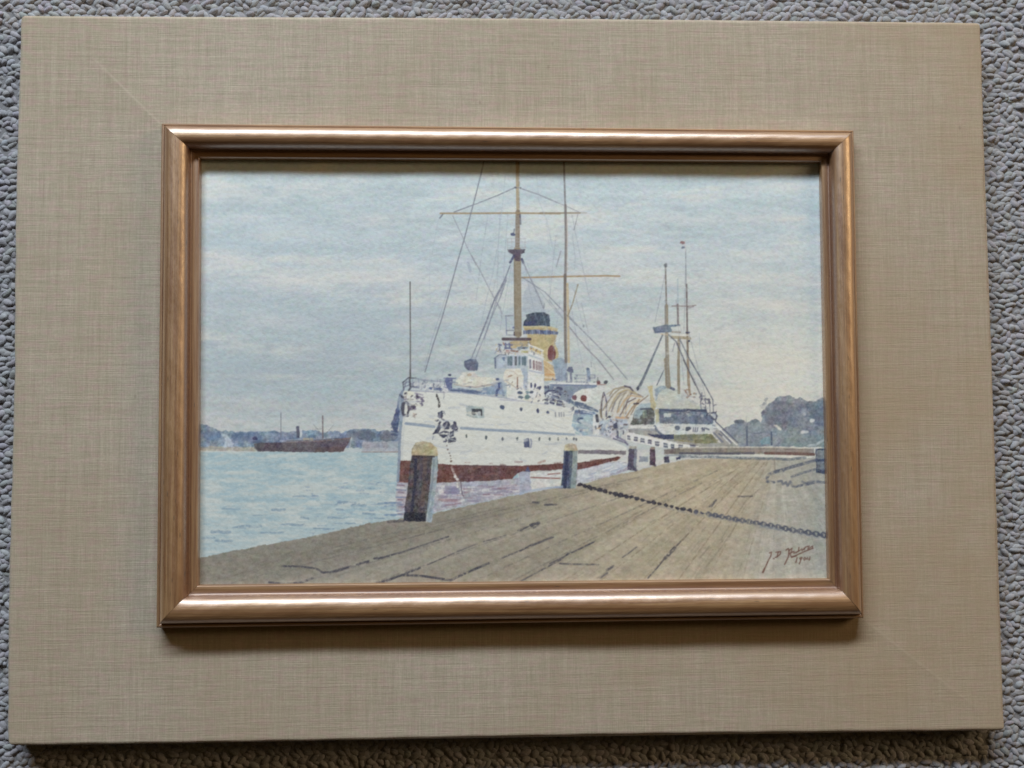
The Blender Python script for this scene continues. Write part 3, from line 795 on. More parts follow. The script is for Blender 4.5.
st(P((355, 400), (410, 450), (480, 610), (550, 768)), (92, 96, 114), 1.2, .85); st(D((610, 0), (690, 160), (745, 275)), (96, 94, 104), 1.1, .85)
st(P((440, 440), (520, 600), (620, 768)), (86, 92, 114), 1, .85); st(D((660, 0), (760, 170), (830, 300)), (86, 92, 114), 1, .85)
st(P((400, 460), (385, 520)), (110, 114, 130), .9, .7); st(P((320, 660), (270, 768)), (104, 112, 128), .9, .8); st(D((460, 90), (415, 185)), (104, 112, 128), .9, .8)
st(P((580, 390), (585, 530)), (160, 178, 192), .8, .5)
el(D((277, 208))[0], 1.6, 2, (60, 64, 88), .9)

# --- main ship (owner 6)
OWN[0] = 6
HULL = [(402.6, 395), (404, 391), (412, 391.5), (430, 391.3), (444, 391.5), (476, 393.5), (500, 397), (517, 399.6), (525, 401), (545, 403.7), (572, 406.5), (594, 412), (598, 436),
        (612, 441), (627, 447.5), (626, 453), (618, 457), (578, 463.5), (562, 466), (519.5, 467), (456, 466), (400.5, 461.5), (400, 436), (402.4, 424), (401, 405)]
po(HULL, (206, 209, 205), 1, .3, -1)
po([(401.5, 425), (450, 428), (560, 437), (600, 442), (624, 451), (575, 462), (519, 465), (456, 464), (400.7, 460)], (202, 205, 201), .8, .4, -1)
for i in range(60):
    x = r_.uniform(405, 610); y = r_.uniform(400, 462)
    st([(x, y), (x + r_.uniform(6, 30), y + r_.uniform(.2, 2.5))], [(212, 208, 190), (196, 200, 198), (216, 218, 214), (204, 200, 182)][i % 4], r_.uniform(1, 3), .3, .6)
    blend((slice(0, 1), slice(0, 1)), np.zeros((1, 1)), (0, 0, 0))
po([(400.5, 460.3), (456.6, 465), (519.5, 465.8), (562, 463.4), (580, 462.5), (618.4, 456.4), (621, 457.5), (618, 460), (580, 469.5), (562, 469.5), (520, 472), (511, 478.8), (489.4, 480.8), (437.4, 482.9), (397.8, 482.2)],
   (104, 60, 56), .98, .3, 9)
po([(456.6, 465), (519.5, 465.8), (520, 472), (511, 478.8), (489, 480.8), (462, 482)], (100, 68, 74), .75, .5, 9)
po([(520, 466), (560, 463.6), (560, 469.5), (520, 472)], (108, 62, 58), .7)
st([(456.6, 465.6), (519.5, 466.2)], (92, 62, 72), 1, .7); st([(398, 482), (437, 482.7)], (148, 96, 84), 1, .6)
# stem shadow strip + far anchor
po([(402.6, 393), (404.2, 400), (402.6, 424), (401.4, 436), (400.5, 460), (399.3, 482), (396.6, 482), (397.6, 461), (398.7, 436), (399.6, 415), (400.6, 396)], (128, 144, 168), .95, .2)
po([(398.5, 402), (399.8, 412), (398.6, 424), (397.5, 433), (393.5, 431), (391, 424), (393.4, 417)], (70, 86, 130), .9, .5, 10)
po([(380, 439), (384, 432), (388, 430), (394, 434), (397, 440)], (110, 116, 136), .8)
for y in (424, 427.5, 431, 434.5): st([(391.5, y), (397.5, y + .6)], (54, 68, 112), 1.3, .8)
# sheer line
LN = (122, 142, 170)
st(A((190, 465), (290, 475), (395, 488)), LN, 2.4, .9, .15); st(A((420, 492), (470, 494)), LN, 1.6, .7)
st(A((595, 498), (800, 512), (1024, 522)), LN, 2.2, .9, .15); st(C_((0, 515), (200, 524), (400, 538), (540, 546)), (132, 152, 176), 2, .9, .15)
st(C_((540, 547), (700, 556), (850, 575), (930, 600)), (160, 168, 190), 1, .7)
st(A((555, 665), (1000, 680)), (182, 186, 190), .8, .5); st(C_((0, 665), (380, 690)), (184, 186, 188), .8, .5)
st(C_((220, 455), (330, 505)), (170, 170, 178), .8, .6); st(C_((330, 455), (480, 505)), (176, 178, 184), .8, .5); st(C_((370, 440), (520, 500)), (186, 188, 190), .8, .5)
# deck edge line
st(A((470, 232), (700, 250), (1000, 290)), (150, 156, 182), 1, .8); st(C_((0, 290), (180, 302), (330, 322), (520, 345)), (158, 160, 186), .9, .75)
st(Q1((250, 265), (440, 272), (700, 290)), (134, 132, 164), .9, .7)
# port holes
for p in ((632, 558), (777, 566), (895, 577), (1003, 577)): el(A(p)[0], 1.15, 2, (74, 84, 92), .95)
el(A((892, 345))[0], 2.2, 2.3, (78, 92, 126)); el(C_((18, 347))[0], 2, 2.2, (70, 88, 124)); el(C_((155, 358))[0], 1.6, 2.2, (60, 74, 104)); el(C_((278, 372))[0], 1.4, 2.5, (52, 62, 104)); el(C_((350, 383))[0], 1.2, 1.9, (84, 92, 122))
for x, y in ((18, 577), (123, 578), (290, 578), (363, 578), (424, 577), (487, 576), (540, 578), (558, 578)): el(C_((x, y))[0], 1, 1.7, (92, 98, 110), .9)
for x in (405, 432, 448, 466): st(C_((x, 385), (x + 2, 412)), (130, 134, 148), 1.2, .8)
st(C_((500, 380), (525, 385), (520, 405)), (150, 150, 160), .7, .6)
po(C_((172, 575), (215, 575), (220, 640), (175, 640)), (66, 78, 116), .95); st(C_((225, 580), (232, 600), (225, 640)), (120, 128, 160), 1.3, .8)
# gun port box
po(A((628, 330), (760, 345), (765, 425), (690, 425), (632, 408)), (158, 174, 176), .95); po(A((668, 355), (748, 360), (750, 410), (672, 400)), (54, 60, 74), .95)
po(A((690, 385), (735, 375), (740, 415), (715, 425), (700, 400)), (190, 202, 206), .85)
# hawse, anchors (bow)
BK = (44, 42, 62)
for pts, w_ in ((Q1((210, 410), (165, 430), (155, 500), (170, 575), (225, 585)), 2.2), (Q1((225, 420), (245, 500), (225, 560)), 1.8), (Q1((180, 430), (170, 560)), 1.6),
                (Q1((245, 440), (320, 470), (300, 490)), 1.8), (Q1((270, 470), (310, 450)), 1.6), (Q1((130, 320), (160, 350)), 1.8), (Q1((195, 300), (220, 300)), 1.8)):
    st(pts, BK, w_, .9, .2)
for p in ((345, 320), (370, 345), (405, 370), (420, 395), (395, 420), (410, 445), (350, 365), (310, 485), (265, 500), (285, 470)): el(Q1(p)[0], 1.5, 1.4, (86, 74, 112), .75)
for a0, b0 in (((320, 295), (420, 320)), ((335, 350), (430, 350)), ((340, 400), (430, 410))): st(Q1(a0, b0), (116, 104, 140), 1, .7)
po(Q1((290, 545), (340, 560), (345, 600), (300, 600)), (176, 152, 136), .6); el(Q1((255, 380))[0], 3, 1.6, (170, 172, 164), .7); el(Q1((260, 300))[0], 4, 2.4, (214, 214, 196), .8)
st(Q1((165, 265), (130, 320), (110, 400), (105, 500)), (112, 128, 158), 2, .75)
# chain down the bow to anchors
dots(Q1((597, 325), (600, 340), (612, 370), (620, 390), (630, 415), (632, 445), (632, 475)), (60, 54, 58), 1.15, .9, .1)
st(Q1((680, 270), (695, 320), (685, 370)), (130, 132, 150), 1, .7)
AN = (54, 56, 84)
for pts in (A((432, 448), (441, 452), (440, 520), (430, 545), (384, 543), (408, 512)), A((545, 444), (560, 455), (573, 525), (548, 520), (524, 505), (534, 470)),
            A((424, 545), (480, 538), (502, 560), (462, 573)), A((514, 520), (541, 518), (542, 558), (513, 566)), A((498, 575), (556, 571), (553, 600), (500, 606)),
            A((428, 384), (452, 370), (462, 392), (452, 430), (418, 424)), A((455, 590), (486, 590), (486, 606), (458, 606))):
    po(pts, AN, .9, .6, 6)
el(A((484, 478))[0], 3.5, 5.0, AN, .92, .6); st(A((470, 505), (484, 478), (490, 462)), (176, 172, 176), 1.0, .7); st(A((500, 500), (530, 480)), AN, 1.8, .85); st(A((440, 535), (470, 520), (500, 530)), AN, 1.6, .8); st(A((452, 428), (478, 448)), AN, 1.4, .8); el(A((462, 500))[0], 1.2, 2.2, (190, 188, 186), .8)
st(A((440, 388), (436, 425)), (150, 156, 176), 1, .7); st(A((545, 470), (540, 505)), (128, 130, 150), 1, .6); st(A((420, 500), (400, 535)), (40, 44, 78), 1.4, .7)
st(A((440, 520), (470, 512), (520, 515)), (206, 206, 202), 1.3, .7); st(A((390, 560), (385, 580)), AN, .9, .8); st(A((500, 545), (520, 572)), (70, 72, 100), 1.2, .8)
st(A((545, 570), (552, 590)), AN, 1.6, .85)
st(A((465, 375), (475, 395)), (110, 112, 134), 1, .7)
dots(A((490, 628), (497, 655), (505, 680), (513, 700), (517, 720), (520, 740)), (96, 70, 66), .8, .85, .1)
st(G((525, 345), (545, 400), (575, 450)), (206, 200, 200), 2, .7, .4); dots(G((545, 410), (560, 430), (565, 465), (570, 490), (600, 510), (590, 530)), (216, 214, 214), 1.2, .85, .6)
st(G((580, 410), (590, 450), (600, 540), (612, 558)), (84, 68, 90), .9, .8)
# bow railings
RL = (104, 106, 136)
st(Q1((165, 160), (235, 100), (330, 105)), (70, 72, 92), 1.2, .85); st(Q1((170, 185), (230, 150), (270, 175)), RL, 1, .8); st(Q1((175, 220), (250, 190)), RL, 1, .7)
st(Q1((165, 160), (175, 260)), (80, 82, 104), 1, .8); st(Q1((250, 100), (262, 230), (240, 260)), (60, 60, 76), 1.6, .85); st(Q1((210, 130), (180, 250)), RL, .9, .7)
st(Q1((330, 108), (440, 130), (600, 145), (700, 150)), (128, 132, 160), .9, .8); st(Q1((280, 160), (360, 165), (440, 170)), (140, 146, 168), .8, .6); st(Q1((380, 180), (640, 190)), (150, 156, 176), .8, .6)
for x in (290, 365, 450, 530, 605, 640): st(Q1((x, 120), (x + 5, 250)), (130, 136, 164), .8, .7)
po(Q1((280, 160), (700, 180), (700, 270), (280, 262)), (206, 208, 208), .5)
st(Q1((515, 235), (560, 240), (650, 245)), (72, 88, 140), 2.2, .85); st(Q1((330, 222), (365, 222)), (96, 104, 140), 1.6, .8); st(Q1((280, 215), (305, 210)), (80, 84, 110), 1.5, .8)
el(Q1((720, 230))[0], 3.4, 4.2, (206, 206, 212), .8); st(Q1((690, 215), (745, 235)), (90, 100, 140), 1, .7)
# jackstaff
st(H_((220, 15), (222, 400), (222, 720)), (92, 90, 92), 1.1, .9, .1); st(Q1((258, 0), (262, 110)), (84, 82, 86), 1.4, .85)
# sailors on foredeck
for c_, pts in (((86, 98, 146), Q1((715, 100), (800, 100), (800, 260), (750, 262), (720, 200), (700, 150))),):
    po(pts, c_, .9, .4)
el(Q1((762, 65))[0], 1.7, 1.3, (52, 60, 100)); st(Q1((690, 105), (840, 108)), (92, 100, 150), 1.2, .8); st(Q1((695, 105), (700, 200)), (110, 116, 150), .9, .7)
# forward gun turret, boat, canvas
po(Q1((840, 150), (900, 110), (1024, 100), (1024, 215), (930, 215), (840, 190)), (204, 204, 190), .95)
po(A((555, 150), (590, 110), (700, 120), (840, 130), (870, 150), (850, 185), (700, 205), (560, 185)), (206, 205, 194), .97, .3)
po(A((600, 90), (690, 85), (720, 125), (600, 125)), (200, 200, 196), .9); el(A((655, 108))[0], 2.4, 1.3, (176, 150, 128), .7)
po(A((615, 10), (650, -8), (700, -6), (722, 30), (712, 78), (640, 75), (615, 45)), (92, 102, 132), .95, .3, 8); st(A((640, 20), (690, 0)), (122, 130, 156), 2, .5)
st(A((545, 178), (600, 190), (700, 200), (760, 188), (840, 175)), (150, 138, 140), 1.1, .8)
po(A((510, 205), (640, 212), (720, 225), (780, 195), (860, 180), (900, 250), (700, 250), (510, 228)), (118, 136, 168), .92, .4, 8)
st(A((520, 222), (600, 225), (710, 245)), (74, 90, 132), 1.6, .85); st(A((640, 225), (740, 235)), (70, 86, 130), 1.6, .8)
po(A((740, 215), (860, 165), (940, 250), (780, 255)), (140, 160, 184), .7)
# walking sailor
el(A((860, 140))[0], 2, 1.5, (84, 98, 140)); po(A((862, 165), (890, 165), (900, 205), (870, 210)), (62, 80, 134), .95)
st(A((885, 200), (900, 235), (905, 258)), (56, 72, 126), 1.8, .92); st(A((880, 200), (855, 225), (852, 258)), (58, 76, 130), 2, .92)
# superstructure lower white block
po(Q3((330, 245), (520, 240), (560, 290), (600, 300), (610, 520), (820, 520), (830, 690), (600, 660), (350, 610), (300, 340)), (210, 210, 204), .97, .3)
po(Q3((110, 300), (160, 240), (340, 230), (310, 290), (120, 320)), (174, 186, 194), .8)
po(Q3((520, 240), (600, 230), (610, 320), (600, 520), (560, 520), (555, 330)), (152, 166, 186), .9)
po(Q3((620, 260), (810, 300), (820, 430), (820, 690), (700, 665), (615, 640)), (214, 215, 210), .97, .3)
po(Q3((310, 270), (360, 245), (470, 245), (530, 290), (540, 420), (520, 500), (380, 460), (300, 390)), (214, 210, 196), .9, .4)
st(Q3((330, 262), (430, 275), (490, 330), (545, 330)), (180, 170, 160), .9, .6); st(Q3((480, 350), (480, 480)), (146, 108, 96), 1.2, .9); st(Q3((340, 400), (430, 460), (480, 500)), (160, 148, 140), .9, .7)
el(Q3((385, 332))[0], 2.6, .9, (160, 134, 112), .8, rot=-.3)
po(Q3((260, 430), (340, 420), (350, 520), (310, 580), (270, 560)), (150, 170, 190), .7)
for p, rx, ry, c in (((510, 545), 3, 1.5, (66, 82, 112)), ((520, 605), 2.8, 1.6, (80, 96, 116)), ((605, 600), 2.6, 2.4, (96, 132, 134)), ((660, 540), 2, 1.6, (80, 96, 122)),
                     ((655, 455), 1.1, 2.6, (66, 74, 116)), ((705, 455), 1, 2.8, (60, 60, 108)), ((765, 485), 1.4, 2.5, (50, 54, 100)), ((740, 480), .8, 1.6, (90, 92, 130)), ((610, 540), 2.4, 1.2, (120, 150, 160))):
    el(Q3(p)[0], rx, ry, c, .92)
# blue-grey wheelhouse
po(Q3((180, 105), (250, 50), (340, 60), (600, 70), (600, 235), (420, 230), (220, 235), (185, 225)), (164, 180, 198), .97, .3, 6)
st(Q3((182, 108), (250, 58), (330, 62)), (96, 108, 132), 1, .85); st(Q3((195, 110), (198, 228)), (84, 96, 128), 1.5, .9); po(Q3((278, 95), (320, 95), (318, 140), (285, 125)), (88, 112, 154), .9)
for x, w_ in ((365, 2), (398, 2.4), (458, 2), (505, 1.8), (545, 1.4), (575, 2.4)): st(Q3((x, 95), (x, 185)), (86, 110, 124) if x != 458 else (84, 88, 100), w_, .92)
st(Q3((350, 62), (610, 68)), (206, 212, 216), 1.2, .8)
po(Q3((615, 70), (800, 140), (812, 300), (620, 260)), (210, 212, 210), .97, .3)
for x, c in ((642, (110, 112, 136)), (688, (128, 98, 110)), (725, (144, 120, 128)), (755, (150, 130, 136)), (780, (150, 130, 138))):
    st(Q3((x, 130 + (x - 640) * .25), (x + 2, 225 + (x - 640) * .25)), c, 1.8, .9)
st(Q3((690, 160), (790, 200)), (210, 210, 208), .7, .5); st(Q3((630, 262), (800, 300)), (160, 168, 190), 1.4, .8); st(Q3((800, 140), (806, 300)), (150, 156, 178), 1, .8)
# funnel
FY = (178, 161, 118)
po(Q2((560, 215), (900, 225), (990, 260), (975, 345), (960, 420), (1000, 520), (1000, 620), (910, 670), (830, 650), (800, 600), (640, 440), (620, 330), (560, 300)), FY, .97, .4, 6)
po(Q2((600, 330), (780, 330), (880, 440), (820, 560), (640, 440)), (188, 168, 120), .8); po(Q2((385, 400), (620, 385), (620, 470), (385, 470)), (174, 158, 116), .9)
po(Q2((580, 60), (700, 30), (830, 30), (885, 70), (900, 220), (820, 205), (700, 205), (555, 205), (560, 150), (600, 100)), (60, 72, 94), .98, .3, 8)
po(Q2((575, 150), (720, 140), (720, 205), (555, 205)), (50, 58, 104), .6); po(Q2((760, 60), (880, 80), (885, 200), (780, 195)), (72, 92, 110), .5)
st(Q2((560, 218), (760, 215), (900, 222), (985, 245)), (192, 176, 124), 1.5, .9)
po(Q2((550, 262), (700, 245), (900, 262), (1000, 280), (995, 315), (880, 315), (700, 305), (555, 310)), (84, 98, 142), .92, .3, 8)
for i in range(9): st(Q2((575 + i * 46, 262), (580 + i * 46, 305)), (56, 64, 108) if i % 2 else (150, 168, 200), 1, .7)
el(Q2((915, 555))[0], 4.2, 8, (118, 66, 74), .96); st(Q2((890, 450), (860, 500), (860, 600)), (226, 208, 160), 1, .6); st(Q2((910, 650), (850, 660), (820, 640)), (214, 198, 150), 1, .6)
po(Q2((935, 640), (1000, 615), (1030, 630), (1030, 760), (940, 760)), (142, 158, 178), .95)
po(B((385, 440), (440, 422), (490, 440), (490, 500), (480, 590), (410, 590), (400, 540)), (142, 158, 178), .96, .3)
po(B((320, 440), (390, 480), (405, 590), (325, 590)), (200, 166, 116), .9); st(B((330, 545), (395, 545)), (196, 142, 88), 1.4, .8); st(B((325, 480), (400, 540)), (224, 204, 160), 1, .7); st(B((330, 566), (400, 572)), (214, 200, 180), 1.6, .8)
# bridge rails and boards
st(Q2((295, 372), (640, 374)), (78, 60, 74), 2.6, .95, .1); po(Q2((430, 275), (525, 280), (530, 335), (430, 330)), (56, 40, 62), .95)
st(Q2((425, 225), (490, 235)), (84, 96, 150), 1.8, .85); st(Q2((330, 75), (420, 72)), (110, 112, 126), 1.1, .85); st(Q2((330, 75), (335, 160), (340, 320)), (110, 120, 160), .9, .8); st(Q2((345, 120), (410, 180)), (160, 164, 180), .8, .6)
st(Q2((340, 262), (430, 262)), (110, 112, 134), .9, .85); st(Q2((350, 320), (430, 320)), (110, 112, 134), .8, .7)
st(Q2((520, 240), (545, 280), (540, 340)), (206, 206, 200), .9, .8)
po(Q2((240, 500), (620, 505), (620, 570), (200, 570)), (200, 202, 204), .8)
for p, q in (((240, 440), (270, 450)), ((325, 430), (330, 490)), ((375, 430), (380, 480)), ((250, 500), (262, 530)), ((340, 445), (410, 445)), ((320, 488), (400, 490))): st(Q2(p, q), (92, 98, 142), 1.6, .85)
st(Q2((400, 435), (610, 445)), (150, 140, 130), .8, .7); st(Q2((490, 488), (600, 482)), (86, 100, 124), 1.6, .9); st(Q2((400, 520), (480, 532)), (134, 96, 84), 1.6, .9); st(Q2((340, 520), (370, 525)), (168, 110, 110), 1.4, .8)
st(Q2((540, 535), (610, 535)), (164, 160, 90), 1.8, .85); st(Q2((405, 480), (460, 480)), (196, 160, 96), 1.4, .8); st(Q2((230, 470), (190, 560)), (120, 128, 160), .9, .7)
po(Q2((615, 435), (810, 520), (815, 620), (620, 545)), (208, 208, 204), .5)
for i in range(6):
    x = 640 + i * 30; st(Q2((x, 450 + i * 14), (x + 4, 545 + i * 14)), (216, 210, 200), 1, .8)
for i in range(5):
    x = 652 + i * 30; el(Q2((x, 495 + i * 14))[0], 1, 2.4, (198, 170, 96), .85)
st(Q2((615, 437), (810, 522)), (222, 222, 218), 1.2, .85); st(Q2((615, 500), (810, 580)), (222, 222, 218), .9, .8); st(Q2((620, 548), (812, 620)), (218, 220, 220), 1.6, .85)
# midships deck house (blue-grey band)
po(Q4((0, 305), (600, 318), (600, 350), (420, 370), (330, 420), (280, 500), (260, 560), (140, 580), (0, 470)), (122, 137, 160), .95, .3, 5)
st(Q4((0, 298), (300, 300), (600, 306)), (222, 224, 222), 1.3, .9); st(Q4((0, 318), (590, 330)), (104, 118, 160), 1, .7)
po(C_((325, 185), (450, 200), (450, 260), (330, 270)), (104, 120, 146), .8)
po(C_((340, 235), (370, 215), (440, 250), (440, 275), (380, 262), (330, 280)), (206, 212, 216), .9)
po(C_((325, 270), (450, 290), (520, 330), (520, 350), (330, 330)), (204, 208, 208), .85)
for pts, w_ in ((C_((330, 200), (350, 195)), 2.2), (C_((425, 205), (448, 212)), 2.4), (C_((330, 245), (355, 225), (400, 225), (440, 255)), 1.8), (C_((365, 250), (430, 272)), 1.2),
                (C_((332, 290), (348, 290)), 1.8), (C_((332, 315), (350, 318)), 1.8), (C_((368, 288), (392, 292)), 2.2), (C_((370, 310), (392, 318)), 2), (C_((425, 300), (448, 305)), 2), (C_((420, 325), (445, 328)), 2.2),
                (C_((380, 240), (420, 240)), 1)):
    st(pts, (56, 60, 100), w_, .88)
# boats with red ends
po(Q4((270, 500), (310, 430), (380, 385), (500, 365), (600, 370), (660, 400), (640, 480), (500, 540), (440, 560), (340, 540)), (206, 208, 206), .97, .3)
po(Q4((500, 360), (780, 320), (1024, 340), (1024, 420), (760, 460), (640, 540), (540, 560), (500, 470)), (200, 202, 200), .9, .5)
el(Q4((430, 490))[0], 3.5, 3.4, (116, 58, 58), .96); el(Q4((312, 482))[0], 2.4, 2.5, (110, 70, 84), .95)
for pts, w_ in ((Q4((255, 520), (310, 560), (360, 590)), 3), (Q4((340, 560), (450, 580)), 3.2), (Q4((450, 590), (540, 620), (605, 655)), 2), (Q4((355, 600), (480, 625), (560, 670)), 1.6), (Q4((330, 540), (420, 560)), 1.6)):
    st(pts, (74, 92, 126), w_, .88)
st(Q4((330, 625), (460, 640), (600, 680)), (206, 210, 214), 1.2, .85)
# sponson (teal box)
po(Q5((190, 130), (440, 150), (480, 180), (480, 450), (300, 455), (200, 440), (150, 330), (170, 200)), (148, 172, 188), .97, .3, 8)
po(Q5((190, 130), (300, 125), (440, 160), (440, 190), (290, 180), (180, 185)), (94, 112, 150), .9); st(Q5((300, 150), (420, 175)), (200, 208, 216), .8, .8)
po(Q5((420, 190), (480, 190), (500, 450), (420, 445)), (210, 214, 212), .85); st(Q5((470, 200), (480, 270)), (44, 46, 66), 2.6, .92); st(Q5((455, 340), (460, 370)), (80, 84, 108), 1.4, .85)
st(Q5((225, 265), (240, 235), (285, 235)), (58, 78, 120), 1.8, .9); st(Q5((225, 265), (245, 290), (265, 295)), (76, 96, 134), 1.6, .85); el(Q5((265, 270))[0], 1.6, 1.4, (186, 204, 212), .8)
st(Q5((215, 370), (330, 375)), (112, 142, 180), 1.6, .8); el(Q5((272, 388))[0], 2, 1.4, (64, 84, 128), .9)
# stern clutter
po(Q5((500, 270), (620, 250), (860, 250), (880, 330), (860, 400), (760, 480), (690, 500), (500, 450)), (168, 176, 190), .85, .5, 10)
rg = np.random.default_rng(33)
for i in range(30):
    x = rg.uniform(500, 860); y = rg.uniform(190, 450) - max(0, x - 760) * .3
    c = [(78, 82, 112), (206, 208, 210), (120, 130, 160), (98, 84, 90), (196, 196, 190)][rg.integers(5)]
    th = rg.uniform(0, 3.1); l_ = rg.uniform(8, 34)
    st(Q5((x, y), (x + l_ * math.cos(th), y + l_ * math.sin(th))), c, rg.uniform(.8, 1.9), .8)
st(Q5((720, 300), (735, 380), (740, 480)), (62, 66, 96), 1.8, .85); el(Q5((705, 335))[0], 2.2, 3, (66, 74, 104), .85); el(Q5((632, 215))[0], 1.8, 1.2, (50, 54, 84), .9); el(Q5((540, 390))[0], 2.2, 4, (140, 152, 176), .8)
# tall pair of davit posts
st(Q4((690, 420), (660, 540), (655, 720)), (96, 84, 92), 1.6, .9); st(Q4((690, 420), (725, 540), (720, 720)), (84, 80, 110), 1.4, .9); st(Q4((700, 470), (690, 700)), (206, 192, 186), 1.2, .8); st(Q4((640, 640), (660, 740)), (130, 118, 92), 1.6, .8)
po(Q4((740, 640), (800, 430), (900, 360), (1024, 350), (1120, 400), (1080, 560), (1000, 700), (860, 760)), (196, 196, 190), .8, .5, 3)
# rope nets: looping tan curves
for k_ in range(9):
    x0 = 740 + k_ * 30
    c = [(146, 134, 116), (204, 198, 184), (166, 150, 124), (128, 118, 120), (206, 198, 180)][k_ % 5]
    st(Q4((x0 - 60 + k_ * 6, 640 + k_ * 6), (x0, 540), (x0 + 70, 440 - k_ * 3), (x0 + 150, 370 + k_ * 9), (x0 + 210, 360 + k_ * 14)), c, 1.3, .85, .2)
for pts, c, w_ in ((D((70, 260), (100, 215), (170, 195), (220, 205), (260, 240)), (150, 136, 112), 1.3), (D((180, 190), (220, 200), (240, 225)), (76, 70, 96), 1.5), (D((100, 290), (140, 240), (200, 215), (270, 250)), (176, 160, 120), 1.2),
                   (D((130, 380), (180, 290), (230, 260), (300, 270)), (190, 160, 124), 1.5), (D((150, 400), (200, 310), (260, 280)), (112, 94, 96), 1.1), (D((165, 410), (220, 320), (285, 285)), (206, 188, 160), 1.4),
                   (D((190, 420), (235, 350), (290, 290)), (160, 128, 96), 1.4), (D((205, 425), (250, 355), (310, 280)), (206, 192, 168), 1.3), (D((225, 400), (262, 330), (350, 262)), (140, 120, 104), 1.1),
                   (D((120, 420), (200, 425)), (196, 150, 110), 1.8), (D((90, 320), (150, 260), (190, 240)), (150, 140, 124), 1.1), (D((250, 320), (280, 318)), (60, 50, 64), 1.5), (D((50, 250), (120, 205)), (170, 156, 130), 1)):
    st(pts, c, w_, .88, .2)
# upper deck figures and rails midships
po(Q4((210, 140), (240, 85), (290, 85), (298, 160), (260, 165)), (88, 94, 122), .92); st(Q4((210, 175), (215, 275)), (100, 106, 140), 1.8, .85); st(Q4((265, 180), (272, 275)), (96, 102, 136), 2, .85); st(Q4((245, 190), (243, 270)), (206, 206, 208), 1.2, .8)
po(Q4((465, 100), (510, 100), (520, 280), (470, 280)), (128, 146, 174), .95); st(Q4((520, 100), (528, 190)), (206, 210, 214), .9, .7); el(Q4((485, 110))[0], 1.4, 1.4, (92, 106, 136), .9)
for y in (190, 235, 280): st(Q4((320, y), (460, y + 3)), (134, 140, 160), .8, .8)
st(Q4((525, 190), (575, 192)), (120, 126, 150), .8, .8); st(Q4((530, 235), (575, 230), (575, 190)), (120, 126, 150), .9, .8); st(Q4((335, 190), (340, 285)), (140, 146, 168), .9, .7); st(Q4((30, 250), (120, 260)), (120, 126, 166), 1.2, .7)
for x in (120, 150): st(Q4((x, 120), (x + 3, 270)), (130, 140, 170), 1, .6)
el(Q4((618, 285))[0], 2.1, 2, (110, 62, 66), .95); st(Q4((612, 230), (612, 270)), (120, 126, 130), 1.4, .8); el(Q4((715, 285))[0], 2, 1.9, (72, 78, 92), .95); st(Q4((600, 315), (710, 315)), (160, 118, 112), 1, .85); st(Q4((525, 20), (530, 90)), (136, 140, 156), .8, .6)
# --- main mast (fore)
MT = (138, 124, 102)
st([(517.2, 152), (517.6, 200), (518, 214)], (160, 142, 112), 2.6, .92, .1); st([(519, 156), (519.5, 212)], (120, 108, 96), .8, .6, .5)
st([(517.8, 212), (517.4, 250)], (128, 112, 98), 4.6, .93, .15); st([(520, 214), (520.6, 224)], (76, 74, 96), 1.4, .8)
st([(517.2, 250), (517.5, 300), (518.2, 334)], MT, 7.2, .95, .1); st([(514.4, 256), (514.8, 330)], (118, 110, 98), 1.1, .65); st([(520.6, 258), (521, 326)], (134, 118, 98), 1, .5)
po(E_((640, 652), (770, 652), (765, 680), (740, 690), (735, 740), (695, 740), (680, 690), (645, 672)), (86, 78, 98), .96)
st(E_((688, 700), (660, 750)), (64, 68, 110), 2, .9); st(E_((745, 725), (755, 750)), (64, 68, 110), 2, .9)
el(E_((680, 545))[0], 2.6, 1.7, (72, 82, 122), .95); st(E_((690, 505), (684, 545)), (92, 96, 124), 1, .8)
for y in (575, 600, 640): st(E_((640, y), (775, y)), (164, 162, 172), .7, .6)
for x in (640, 670, 768): st(E_((x, 575), (x, 650)), (170, 166, 174), .7, .6)
st(E_((150, 390), (400, 390), (700, 388), (1024, 392)), (154, 132, 100), 1.5, .93, .1); st(F_((160, 348), (300, 345), (480, 340), (780, 335), (875, 338)), (160, 132, 98), 1.5, .9, .1)
st([(540, 213), (580, 213)], (140, 120, 98), 1.3, .9, .1); st([(541, 213.4), (587, 212.8)], (150, 140, 120), .9, .6)
st(E_((165, 400), (145, 425)), (96, 102, 124), 1.2, .8)
st(E_((250, 380), (400, 325), (560, 262), (700, 200)), (118, 122, 142), 1, .85); st(E_((715, 200), (860, 250), (1000, 310)), (126, 128, 146), 1, .8); st([(556, 202), (566, 206), (579, 212)], (132, 134, 148), .8, .7)
el(E_((700, 200))[0], 1.2, 1, (80, 84, 106), .9); el(E_((735, 205))[0], .9, .8, (90, 92, 110), .9)
